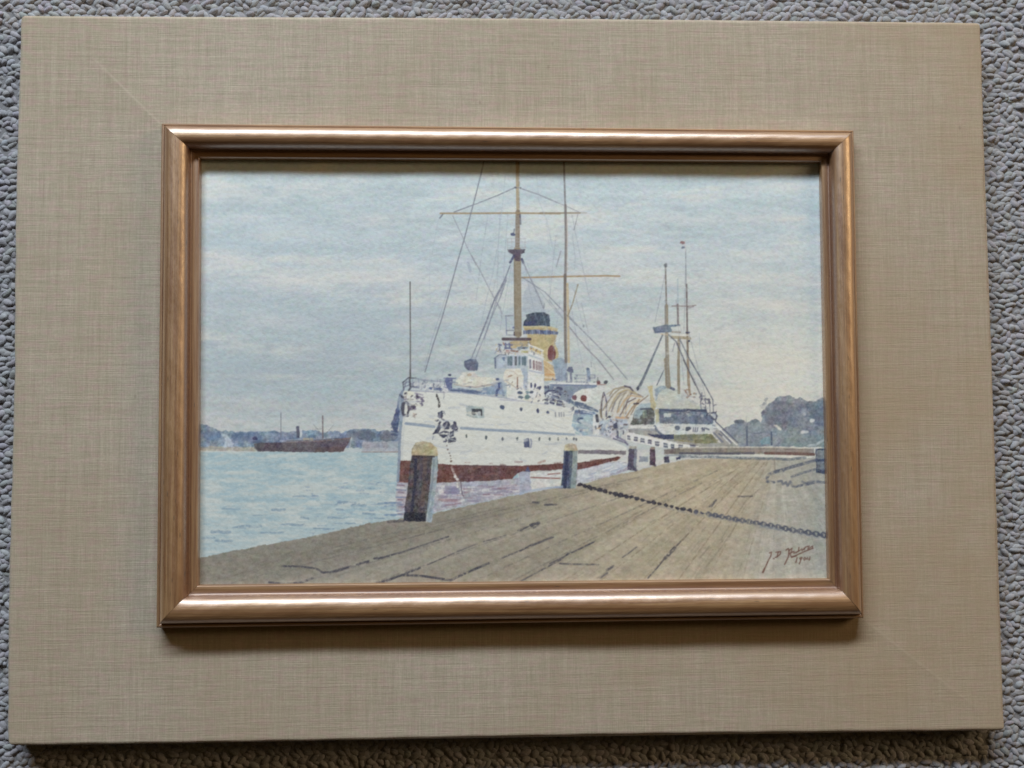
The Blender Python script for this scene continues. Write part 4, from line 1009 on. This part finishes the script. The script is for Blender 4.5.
# stays forward
st([(484, 160), (481.5, 172), (476, 194), (471, 213), (464, 240), (458, 260), (449, 293), (442, 318), (433, 345), (425, 372)], (112, 116, 136), 1, .85, .15)
st(E_((240, 410), (310, 560), (350, 650), (410, 768)), (136, 140, 158), .8, .75); st(TL((440, 45), (520, 190), (590, 330), (660, 460), (700, 540)), (138, 140, 154), .9, .75)
st(E_((135, 430), (100, 620), (75, 768)), (160, 176, 192), .7, .55); st(TL((85, 0), (80, 250), (90, 520)), (166, 176, 194), .7, .5); st(E_((625, 110), (590, 450), (550, 768)), (160, 178, 192), .7, .6); st(TL((655, 0), (620, 200), (560, 450), (520, 640)), (150, 164, 182), .7, .6)
st(TL((770, 130), (720, 260), (635, 420), (560, 620), (505, 760)), (110, 116, 140), 1.1, .85); st(TL((735, 260), (690, 390), (600, 600), (545, 760)), (122, 128, 150), 1, .75); st(TL((735, 245), (700, 300), (690, 370)), (120, 126, 150), 2, .6)
st(TL((640, 430), (690, 500), (695, 580)), (134, 140, 160), .9, .6); st(TL((410, 110), (430, 180)), (140, 152, 176), 3, .6); st(TL((430, 185), (480, 290)), (170, 176, 196), 1.6, .4)
st(H_((520, 0), (450, 220), (380, 430), (320, 660)), (118, 122, 144), .7, .3)
st(H_((905, 30), (835, 150), (770, 330), (670, 570)), (112, 118, 142), 1, .8); st(H_((880, 60), (850, 150), (790, 350), (700, 570)), (124, 130, 152), .9, .7)
st([(444, 363), (442, 377)], (150, 158, 176), .7, .5)
for x in (511, 513.2): st([(x, 262), (x - 5, 330)], (160, 172, 190), .6, .45)
# stays aft
st(F_((165, 225), (230, 370), (290, 500), (315, 570)), (124, 126, 144), 1, .8); st(F_((325, 540), (318, 575)), (120, 124, 142), 1.2, .7)
st(F_((160, 345), (330, 455), (450, 580), (560, 700)), (116, 122, 142), .9, .75); st(F_((230, 370), (380, 560), (460, 650)), (140, 146, 162), .7, .6)
st(F_((360, 30), (400, 200)), (162, 176, 190), .7, .55); st(F_((445, 155), (412, 268)), (132, 134, 144), 1.1, .75); st(E_((850, 90), (870, 300), (930, 450), (990, 720)), (160, 174, 190), .7, .55)
st(F_((365, 300), (360, 420)), (160, 172, 186), .7, .5)
# --- mainmast (second mast of the big ship)
st([(563.6, 152), (564.3, 175), (565.2, 205)], (112, 110, 116), 1.5, .9, .15)
st([(565.4, 205), (566, 240), (565.4, 275), (564.8, 310)], (118, 112, 114), 2.1, .92, .1); st([(567.2, 220), (567.4, 272)], (188, 172, 160), 1.1, .6, .4)
st([(565, 275), (565, 300), (565.4, 340), (566, 362)], (112, 102, 98), 2.4, .9, .1); st([(567.4, 284), (568, 310), (568.8, 362)], (188, 166, 126), 2, .85, .15)
st(F_((570, 400), (530, 540), (495, 630)), (140, 126, 104), 1.2, .85); st(F_((530, 30), (550, 200), (545, 290)), (160, 170, 184), .8, .6); st([(578, 214), (574, 230)], (120, 124, 136), .7, .7)
st([(572, 236), (576, 262)], (164, 174, 188), .7, .5); st([(546, 222), (549, 245), (558, 250)], (164, 176, 190), .6, .5)
st(B((505, 120), (600, 220), (720, 340), (830, 460), (930, 580)), (128, 132, 148), 1, .8); st(B((505, 195), (630, 350), (720, 440), (830, 580)), (130, 126, 140), 1.1, .8); st(B((360, 0), (460, 130)), (130, 136, 152), .9, .6)
st(B((595, 20), (620, 130), (645, 240)), (150, 156, 168), .8, .6); el(B((612, 190))[0], 1, 1.4, (110, 114, 130), .7); st(B((435, 280), (425, 400)), (160, 170, 186), .8, .5); st(B((540, 350), (590, 520)), (170, 176, 188), .7, .5); st(B((620, 400), (590, 530)), (176, 180, 188), .7, .5)

# --- small accents: fittings, figures, cordage and shadows that enliven the big ship
OWN[0] = 6
def accents(poly, n, cols, lmin, lmax, wmin=.6, wmax=1.4, a=.75, ang=None, seed=1):
    rg = np.random.default_rng(seed)
    xs__ = [p[0] for p in poly]; ys__ = [p[1] for p in poly]; k = 0
    while k < n:
        x, y = rg.uniform(min(xs__), max(xs__)), rg.uniform(min(ys__), max(ys__))
        if not inside(poly, np.array([x]), np.array([y]))[0]: continue
        th = rg.uniform(0, math.pi) if ang is None else rg.normal(ang, .25)
        l_ = rg.uniform(lmin, lmax)
        st([(x, y), (x + l_ * math.cos(th) * .5 + rg.normal(0, .3), y + l_ * math.sin(th) * .5 + rg.normal(0, .3)), (x + l_ * math.cos(th), y + l_ * math.sin(th))],
           cols[rg.integers(len(cols))], rg.uniform(wmin, wmax), a)
        k += 1
DKC = [(62, 64, 88), (96, 104, 132), (206, 208, 208), (132, 142, 162), (86, 78, 84)]
accents(Q1((165, 270), (330, 290), (430, 330), (430, 450), (330, 600), (230, 600), (160, 560)), 34, [(52, 48, 68), (112, 100, 132), (206, 206, 200), (150, 136, 134), (90, 84, 104)], .8, 2.6, seed=2)
accents(Q1((270, 130), (690, 160), (700, 265), (270, 255)), 42, [(110, 116, 146), (206, 208, 210), (150, 156, 176), (86, 92, 124), (214, 214, 212)], .8, 3, seed=3)
accents(A((395, 395), (500, 430), (570, 500), (560, 600), (430, 600), (395, 530)), 16, [(56, 56, 82), (204, 204, 202), (96, 98, 122)], .8, 2.4, .8, 1.6, seed=4)
accents(A((510, 150), (900, 130), (1000, 280), (510, 235)), 34, [(196, 196, 190), (112, 126, 156), (160, 170, 186), (84, 96, 130), (150, 138, 136)], 1, 5, .6, 1.4, .55, .05, seed=5)
accents(Q2((200, 420), (620, 400), (810, 540), (620, 560), (190, 570)), 40, DKC + [(196, 172, 112), (150, 96, 84)], .8, 2.6, .5, 1.2, .7, seed=6)
accents(Q3((300, 400), (820, 430), (1024, 480), (1024, 700), (500, 640)), 44, DKC, .7, 2.6, .6, 1.4, .65, seed=7)
accents(Q4((0, 330), (260, 380), (250, 520), (640, 700), (300, 640), (0, 560)), 34, DKC, .8, 3, .6, 1.5, .7, seed=8)
accents(Q4((20, 200), (590, 190), (590, 290), (20, 290)), 34, [(118, 126, 152), (206, 208, 208), (150, 158, 176), (92, 98, 126)], .8, 2.6, .6, 1.1, .6, seed=9)
accents(Q4((640, 420), (1024, 350), (1024, 760), (620, 760)), 16, [(150, 140, 122), (206, 204, 198), (150, 156, 174)], 1, 4, .6, 1.2, .5, -.9, seed=10)
accents(Q5((480, 150), (880, 200), (900, 420), (640, 520), (490, 440)), 26, DKC + [(190, 160, 124)], .8, 3.4, .6, 1.5, .7, seed=11)
accents([(404, 398), (590, 412), (594, 432), (404, 422)], 46, [(216, 217, 212), (184, 190, 196), (206, 203, 190), (172, 180, 194)], 3, 14, .8, 2.2, .6, .09, seed=12)
accents([(404, 430), (598, 440), (560, 460), (404, 458)], 46, [(216, 217, 212), (184, 190, 194), (205, 202, 190), (174, 181, 192)], 3, 16, .8, 2.4, .6, .05, seed=13)
accents([(403, 464), (620, 459), (560, 468), (500, 478), (403, 481)], 50, [(136, 82, 70), (104, 58, 58), (120, 80, 92), (92, 56, 62)], 2, 8, .8, 2, .45, -.03, seed=14)
# soft grey-blue shading where the hull turns in under the sheer line and below the flare of the bow
for pts, w_, a_ in ((([(405, 423), (470, 428), (560, 435)]), 3, .25), ([(404, 444), (440, 446), (520, 449)], 5, .14), ([(500, 440), (560, 444), (612, 446)], 4, .18), ([(404, 400), (402, 440), (401, 460)], 4, .25)):
    st(pts, (150, 160, 178), w_, a_, .5)
for x0, y0, x1, y1 in ((500, 214, 497, 300), (508, 214, 503, 290), (527, 262, 548, 330), (524, 262, 536, 318), (556, 236, 548, 320), (572, 215, 590, 300), (499, 262, 484, 345), (512, 264, 500, 330), (560, 300, 552, 368), (574, 290, 596, 372), (570, 300, 584, 372), (488, 214, 476, 300)):
    st([(x0, y0), ((x0 + x1) / 2 - .6, (y0 + y1) / 2), (x1, y1)], (140, 150, 168), .7, .5, .5)
OWN[0] = 5
accents(D((220, 350), (830, 360), (850, 530), (220, 540)), 60, [(150, 158, 174), (84, 92, 118), (206, 208, 206), (112, 120, 134)], .8, 3.2, .6, 1.4, .5, .1, seed=21)
accents(D((690, 220), (850, 290), (860, 440), (730, 360)), 22, [(70, 72, 98), (150, 158, 176), (206, 208, 208)], .8, 2.6, .6, 1.2, .7, seed=22)
accents(D((420, 200), (740, 330), (430, 350)), 26, [(188, 190, 180), (164, 174, 182), (196, 194, 180)], 2, 8, .8, 2.2, .4, .3, seed=23)
accents(D((545, 550), (850, 545), (860, 605), (550, 590)), 26, [(142, 140, 104), (106, 112, 96), (120, 112, 80)], 1, 5, .8, 1.6, .5, .1, seed=24)
for x0, y0, x1, y1 in ((665, 300, 668, 385), (676, 300, 684, 385), (688, 330, 706, 398), (662, 336, 640, 388), (680, 338, 700, 395), (666, 270, 655, 322), (686, 250, 684, 330)):
    st([(x0, y0), (x1, y1)], (128, 134, 150), .7, .55, .4)

# --- gangway / lattice rail at the stern (belongs to the big ship's side)
po(D((190, 540), (220, 530), (360, 560), (600, 615), (720, 630), (720, 655), (560, 650), (420, 635), (190, 590)), (216, 217, 214), .97, .3)
for x, y, w_ in ((210, 570, 3.8), (262, 578, 4.2), (312, 588, 4.2), (365, 600, 4), (418, 612, 4.4), (480, 625, 4), (530, 632, 3.6), (590, 634, 5), (680, 636, 5.6)):
    p = D((x, y))[0]
    po([(p[0] - w_ / 2, p[1] - 2.6), (p[0] + w_ / 2, p[1] - 2.0), (p[0] + w_ / 2, p[1] + 2.4), (p[0] - w_ / 2, p[1] + 1.8)], (70, 76, 104), .85, .3)
    st([(p[0] - w_ / 2 - .3, p[1] - .4), (p[0] + w_ / 2 + .3, p[1])], (200, 204, 206), .9, .7)
st(D((120, 560), (180, 590), (200, 620)), (110, 104, 140), 1.4, .8); st(C_((830, 575), (900, 600), (935, 615)), (90, 88, 120), 1.3, .8)
# handrail in front of stern
OWN[0] = 4
po(D((470, 655), (600, 640), (1030, 640), (1030, 690), (470, 690)), (118, 112, 110), .96, .4, 8)
po([(578, 450.4), (600, 449.8), (626, 451), (626, 454.6), (578, 453.8)], (112, 106, 118), .92)
po(R8((0, 125), (300, 118), (640, 118), (910, 128), (915, 178), (640, 165), (300, 162), (0, 165)), (136, 128, 122), .97, .3, 7)
st(R8((0, 158), (300, 160), (500, 158)), (72, 74, 96), 2, .85); st(R8((580, 158), (740, 160), (910, 165)), (104, 66, 60), 2.4, .85); st(R8((400, 140), (900, 142)), (156, 140, 134), 1.2, .7)
st(R8((0, 122), (300, 117), (640, 117), (900, 124)), (202, 196, 182), 1.1, .8)
st(R8((0, 180), (200, 182), (400, 190), (640, 195), (740, 200), (850, 188)), (92, 104, 120), 2.4, .8, .35); st(R8((270, 175), (350, 176)), (190, 190, 182), 1.6, .8); st(R8((430, 178), (490, 180)), (180, 182, 176), 1.4, .7)
st(R8((640, 195), (645, 270)), (130, 120, 108), 1.2, .6)
st(D((480, 700), (600, 695)), (104, 112, 130), 1.2, .6)
# --- bollards
def bollard(own_id, body, top=None, lit=None, c1=(74, 66, 74), c2=(148, 164, 176), ct=(172, 162, 128)):
    OWN[0] = own_id
    po(body, c1, .98, .3, 12)
    if lit: po(lit, c2, .95, .3, 8)
    if top: po(top, ct, .98, .3, 10)
bollard(7, G((232, 255), (420, 255), (425, 300), (385, 600), (375, 745), (170, 738), (180, 640), (205, 480), (215, 350)),
        G((228, 262), (235, 210), (262, 165), (310, 155), (370, 165), (415, 200), (425, 262), (330, 268)),
        G((385, 265), (422, 265), (420, 400), (400, 560), (380, 750), (335, 745), (355, 600), (370, 420)))
st(G((262, 290), (258, 450), (235, 640), (215, 735)), (38, 40, 70), 3.0, .95); st(G((300, 270), (290, 420), (265, 600)), (86, 80, 92), 1.6, .6); st(G((330, 290), (325, 430), (310, 620)), (104, 84, 78), 4, .75, .4)
st(G((245, 262), (330, 266), (395, 268)), (46, 38, 50), 1.6, .8); po(G((180, 670), (330, 680), (330, 742), (172, 736)), (30, 32, 50), .9); st(G((345, 690), (340, 745)), (188, 196, 200), 1.2, .6)
st(G((395, 290), (385, 440), (350, 640)), (104, 120, 140), 1.6, .6); el(G((310, 215))[0], 7, 4, (152, 142, 110), .45); st(G((60, 745), (170, 738)), (76, 72, 82), 2.2, .8, .4); st(G((262, 172), (340, 160)), (196, 186, 156), 1.6, .5)
bollard(8, M_((250, 112), (325, 112), (325, 200), (318, 332), (232, 330), (245, 200)), M_((252, 118), (258, 85), (285, 75), (318, 85), (332, 118)), M_((300, 118), (328, 118), (322, 250), (318, 332), (285, 332), (296, 220)), (64, 76, 106), (136, 152, 154), (178, 168, 142))
st(M_((268, 130), (260, 240), (255, 325)), (34, 44, 84), 3.4, .9); st(M_((205, 325), (240, 330)), (86, 96, 130), 1.6, .7); st(M_((290, 130), (285, 320)), (96, 116, 128), 1.6, .6)
bollard(9, M_((618, 105), (662, 100), (660, 232), (612, 228)), M_((615, 108), (625, 92), (660, 92), (665, 108)), M_((650, 110), (668, 110), (664, 200), (655, 232), (648, 200)), (82, 76, 100), (120, 126, 146), (170, 160, 150)); st(M_((620, 195), (660, 228)), (50, 50, 84), 3, .6)
bollard(10, M_((738, 108), (768, 102), (772, 204), (738, 202)), M_((736, 110), (745, 98), (768, 98), (770, 110)), None, (86, 62, 78), (120, 126, 146), (150, 130, 120)); st(M_((745, 180), (768, 202)), (50, 46, 72), 2.4, .6)
bollard(11, M_((820, 152), (848, 152), (848, 184), (820, 184)), None, None, (56, 62, 96)); bollard(12, M_((885, 158), (912, 152), (912, 166), (890, 172)), None, None, (64, 68, 100))
bollard(13, R8((920, 130), (996, 120), (996, 305), (925, 290), (922, 200)), None, None, (62, 74, 104)); po(R8((925, 140), (985, 135), (985, 195), (925, 195)), (150, 156, 156), .7, .4); po(R8((930, 215), (990, 215), (985, 270), (930, 265)), (136, 144, 148), .6)
OWN[0] = None
po(M_((0, 240), (55, 235), (65, 340), (0, 365)), (158, 164, 186), .9, .5); po(M_((28, 235), (45, 205), (60, 240)), (70, 82, 130), .85); st(M_((0, 365), (60, 345), (160, 330), (240, 322)), (150, 168, 196), 1.8, .8)
po(M_((678, 150), (728, 150), (728, 180), (680, 182)), (120, 132, 152), .7, .5)
# --- chain across the quay (owner 14)
OWN[0] = 14
cp = [(580, 485), (588, 487), (600, 490), (612, 493), (622, 495.5), (634, 498), (646, 501), (658, 503.5), (670, 506.5), (684, 509.5), (700, 512.5), (716, 515.5), (731, 518.5), (748, 521.5), (762, 524), (778, 527), (795, 530.5), (810, 533), (830, 536)]
cpx = np.array(cp); seg = np.concatenate([[0], np.cumsum(np.hypot(*np.diff(cpx, axis=0).T))])
s_ = 0; i = 0
while s_ < seg[-1]:
    x = np.interp(s_, seg, cpx[:, 0]); y = np.interp(s_, seg, cpx[:, 1]); q = (x - 580) / 250
    c = (50, 48, 62) if q < .45 else (76, 82, 102)
    jx, jy, jr = r_.uniform(-.5, .5), r_.uniform(-.4, .4), r_.uniform(-.25, .25)
    pitch = 5.0 + 3.2 * q
    if q < .5:
        el((x + jx, y + jy), 2.6 * (1 + jr), 1.85 * (1 + jr), c, .95, .5, rot=r_.uniform(-.2, .8))
        if i % 3 != 2: st([(x, y), (x + pitch, y + pitch * .2)], c, .9, .7, .5)
    else:
        a_, b_ = pitch * .42, 1.5 + 1.1 * q
        st([(x - a_, y - .7), (x - a_ * .3, y - b_), (x + a_ * .6, y - b_ * .6), (x + a_, y + .8), (x + a_ * .2, y + b_), (x - a_ * .7, y + b_ * .5), (x - a_, y - .7)], c, 1.15 + .4 * q, .92, .4)
        st([(x + a_ * .6, y + .5), (x + pitch - a_ * .6, y + pitch * .2 - .2)], c, 2.4, .95, .35)
    s_ += pitch; i += 1
OWN[0] = 4
st([(660, 506.5), (690, 513.5), (720, 519), (750, 524), (770, 530)], (134, 134, 136), 1.8, .45, .5)
st(L((385, 360), (450, 370), (520, 385)), (124, 134, 146), 2, .6); st(L((620, 400), (690, 420), (760, 435)), (138, 144, 150), 1.6, .5)
# --- signature (owner 15)
OWN[0] = 15
RED = (104, 66, 56)
for pts, w_ in ((SG((200, 245), (225, 235), (215, 290), (185, 340), (150, 420), (110, 505)), 1.2), (SG((130, 460), (108, 508)), 1.7),
                (SG((285, 235), (350, 225), (345, 262), (300, 300), (275, 305)), 1.0), (SG((318, 232), (300, 300)), 1.0), (SG((250, 320), (262, 325)), .9),
                (SG((425, 205), (455, 185), (465, 210), (455, 300), (430, 350), (405, 400)), 1.2), (SG((465, 210), (505, 180), (490, 245), (515, 225)), 1.0),
                (SG((490, 245), (535, 222), (530, 250), (575, 225), (560, 245), (600, 215)), .9), (SG((600, 170), (590, 225), (640, 190), (640, 215), (690, 165), (670, 200)), 1.0),
                (SG((690, 165), (740, 150), (720, 190), (790, 150), (780, 185)), 1.1), (SG((470, 245), (500, 305), (600, 260), (700, 215), (795, 180)), 1.1), (SG((500, 300), (560, 285)), 1.4),
                # 1904
                (SG((575, 310), (558, 375)), 1.1), (SG((640, 305), (612, 315), (620, 340), (642, 320), (640, 305), (605, 395)), 1.0),
                (SG((680, 305), (662, 325), (672, 345), (695, 325), (680, 305)), .9), (SG((720, 305), (705, 330), (750, 330)), .9), (SG((750, 300), (738, 345)), 1.1)):
    st(pts, RED, w_, .85, .15)
OWN[0] = None

# --- colour grading of the pigment: reflectance of paint on slightly yellowed paper
lum_ = (img @ np.array([.3, .59, .11]))[..., None]
img = lum_ + (img - lum_) * .80
lin = s2l(np.clip(img, 0, 255))
GAIN = np.array([1.30, 1.28, 1.24])
lin = np.clip(lin * GAIN, .01, .86)

def homography(src, dst):
    A_ = []; b_ = []
    for (x, y), (u_, v_) in zip(src, dst):
        A_.append([x, y, 1, 0, 0, 0, -u_ * x, -u_ * y]); b_.append(u_)
        A_.append([0, 0, 0, x, y, 1, -v_ * x, -v_ * y]); b_.append(v_)
    h = np.linalg.solve(np.array(A_), np.array(b_)); return np.append(h, 1).reshape(3, 3)
# sheet corners -> corners of the drawing grid
Hm = homography([(PL, PT), (PR, PT), (PR, PB), (PL, PB)], [(197.643, 155.311), (823.743, 157.834), (832.818, 582.304), (193.546, 589.674)])
ov = 0
nx, ny = 960, 650
xs = np.linspace(PL - ov, PR + ov, nx); ys = np.linspace(PB - ov, PT + ov, ny)
X, Y = np.meshgrid(xs, ys)
q = np.stack([X, Y, np.ones_like(X)], -1) @ Hm.T
U = (q[..., 0] / q[..., 2] - X0) * S - .5; Vv = (q[..., 1] / q[..., 2] - Y0) * S - .5
# box blur 2x2 then bilinear
def blur(a):
    a = a.copy(); k = a[1:-1, 1:-1] * 4
    for dy in (-1, 0, 1):
        for dx in (-1, 0, 1):
            if dx or dy:
                w_ = 2 if (dx == 0 or dy == 0) else 1
                k = k + w_ * a[1 + dy:a.shape[0] - 1 + dy, 1 + dx:a.shape[1] - 1 + dx]
    a[1:-1, 1:-1] = k / 16; return a
linb = blur(lin)
U = np.clip(U, 0, CW - 1.01); Vv = np.clip(Vv, 0, CH - 1.01)
ui, vi = U.astype(int), Vv.astype(int); fu, fv = (U - ui)[..., None], (Vv - vi)[..., None]
colr = (linb[vi, ui] * (1 - fu) + linb[vi, ui + 1] * fu) * (1 - fv) + (linb[vi + 1, ui] * (1 - fu) + linb[vi + 1, ui + 1] * fu) * fv
ownv = own[np.round(Vv).astype(int), np.round(U).astype(int)]
Zp = np.full(X.shape, PZ + LIFT)
P_all = np.stack([X, Y, Zp], -1).reshape(-1, 3); C_all = colr.reshape(-1, 3)
idx = np.arange(nx * ny).reshape(ny, nx)
F_all = np.stack([idx[:-1, :-1], idx[:-1, 1:], idx[1:, 1:], idx[1:, :-1]], -1).reshape(-1, 4)
fo = ownv[:-1, :-1].reshape(-1)

def sub_sheet(mask, name, parent, label=None):
    f = F_all[mask]
    if not len(f): return None
    used, inv = np.unique(f, return_inverse=True)
    o = mesh_obj(name, P_all[used], inv.reshape(-1, 4), PAINT, parent, smooth=True, col=C_all[used])
    if label: o['label'] = label
    return o
groups = {2: ('painted_cargo_ship', 'distant dark red steamer painted at the left'), 4: ('painted_quay', 'planked quay painted across the foreground'),
          5: ('painted_sailing_ship', 'roofed ship with three masts painted behind the white ship'), 6: ('painted_steamship', 'large white steamship with red waterline and buff funnel painted in the middle'),
          7: ('painted_bollard', 'large near bollard painted in front of the bow'), 8: ('painted_bollard', 'second bollard painted at the chain'),
          9: ('painted_bollard', 'third painted bollard'), 10: ('painted_bollard', 'fourth painted bollard'), 13: ('painted_bollard', 'bollard painted at the right edge'),
          14: ('painted_chain', 'chain painted across the quay'), 15: ('signature', 'brown artist signature and date'),
          1: ('painted_shore', 'blue wooded shore painted at the left'), 3: ('painted_shore', 'grey wooded shore painted at the right')}
fo = np.where((fo == 11) | (fo == 12), 4, fo)
sheet = sub_sheet(fo == 0, 'watercolour_painting', pic, 'watercolour of ships in harbour under a pale cloudy sky')
for k_, (nm, lb) in groups.items():
    sub_sheet(fo == k_, nm, sheet, lb)
# backing board under the sheet
bx0, bx1, by0, by1 = PL - .006, PR + .006, PB - .006, PT + .006
zb0, zb1 = LIFT + .0012, LIFT + PZ - .0004
Vb = [(x, y, z) for z in (zb0, zb1) for x, y in ((bx0, by0), (bx1, by0), (bx1, by1), (bx0, by1))]
Fb = [(3, 2, 1, 0), (4, 5, 6, 7), (0, 1, 5, 4), (1, 2, 6, 5), (2, 3, 7, 6), (3, 0, 4, 7)]
mesh_obj('backing_board', Vb, Fb, mat_simple('grey_board', (.3, .28, .25)), pic, smooth=False)

# ------------------------------------------------------------------ camera
rv = np.array([0.048732, -0.036106, -0.005089]); th = np.linalg.norm(rv); kx, ky, kz = rv / th
Kk = np.array([[0, -kz, ky], [kz, 0, -kx], [-ky, kx, 0]])
R = np.eye(3) + math.sin(th) * Kk + (1 - math.cos(th)) * Kk @ Kk
M4 = Matrix.Identity(4)
for i in range(3):
    for j in range(3): M4[i][j] = R[i, j]
M4[0][3], M4[1][3], M4[2][3] = -0.022629, -0.039685, 0.633644
cd = bpy.data.cameras.new('camera'); cam = bpy.data.objects.new('camera', cd); COL.objects.link(cam)
cam.matrix_world = M4
cd.sensor_width = 36; cd.lens = 1000 / 1024 * 36; cd.clip_start = .02; cd.clip_end = 50
sc.camera = cam

# ------------------------------------------------------------------ light: a wide window above the picture's top edge, a warm one far right
def area(name, loc, target, sx, sy, power, col):
    l = bpy.data.lights.new(name, 'AREA'); l.shape = 'RECTANGLE'; l.size = sx; l.size_y = sy; l.energy = power; l.color = col
    o = bpy.data.objects.new(name, l); COL.objects.link(o); o.location = loc
    from mathutils import Vector
    d = Vector(target) - Vector(loc)
    o.rotation_euler = d.to_track_quat('-Z', 'Y').to_euler()
    return o
area('window_light', (-.45, 2.3, 1.50), (0, 0, 0), 2.5, .26, 112, (.86, .94, 1.0))
area('warm_room_light', (2.1, .85, 1.25), (0, 0, 0), .8, .8, 16, (1.0, .70, .38))
wd = bpy.data.worlds.new('World'); sc.world = wd; wd.use_nodes = True
bg = wd.node_tree.nodes['Background']; bg.inputs[0].default_value = (.60, .36, .12, 1); bg.inputs[1].default_value = .045

sc.view_settings.view_transform = 'Standard'; sc.view_settings.look = 'None'
sc.view_settings.exposure = 0; sc.view_settings.gamma = 1
sc.render.engine = 'CYCLES'
sc.render.resolution_x, sc.render.resolution_y = 1024, 768
sc.cycles.filter_width = 1.6
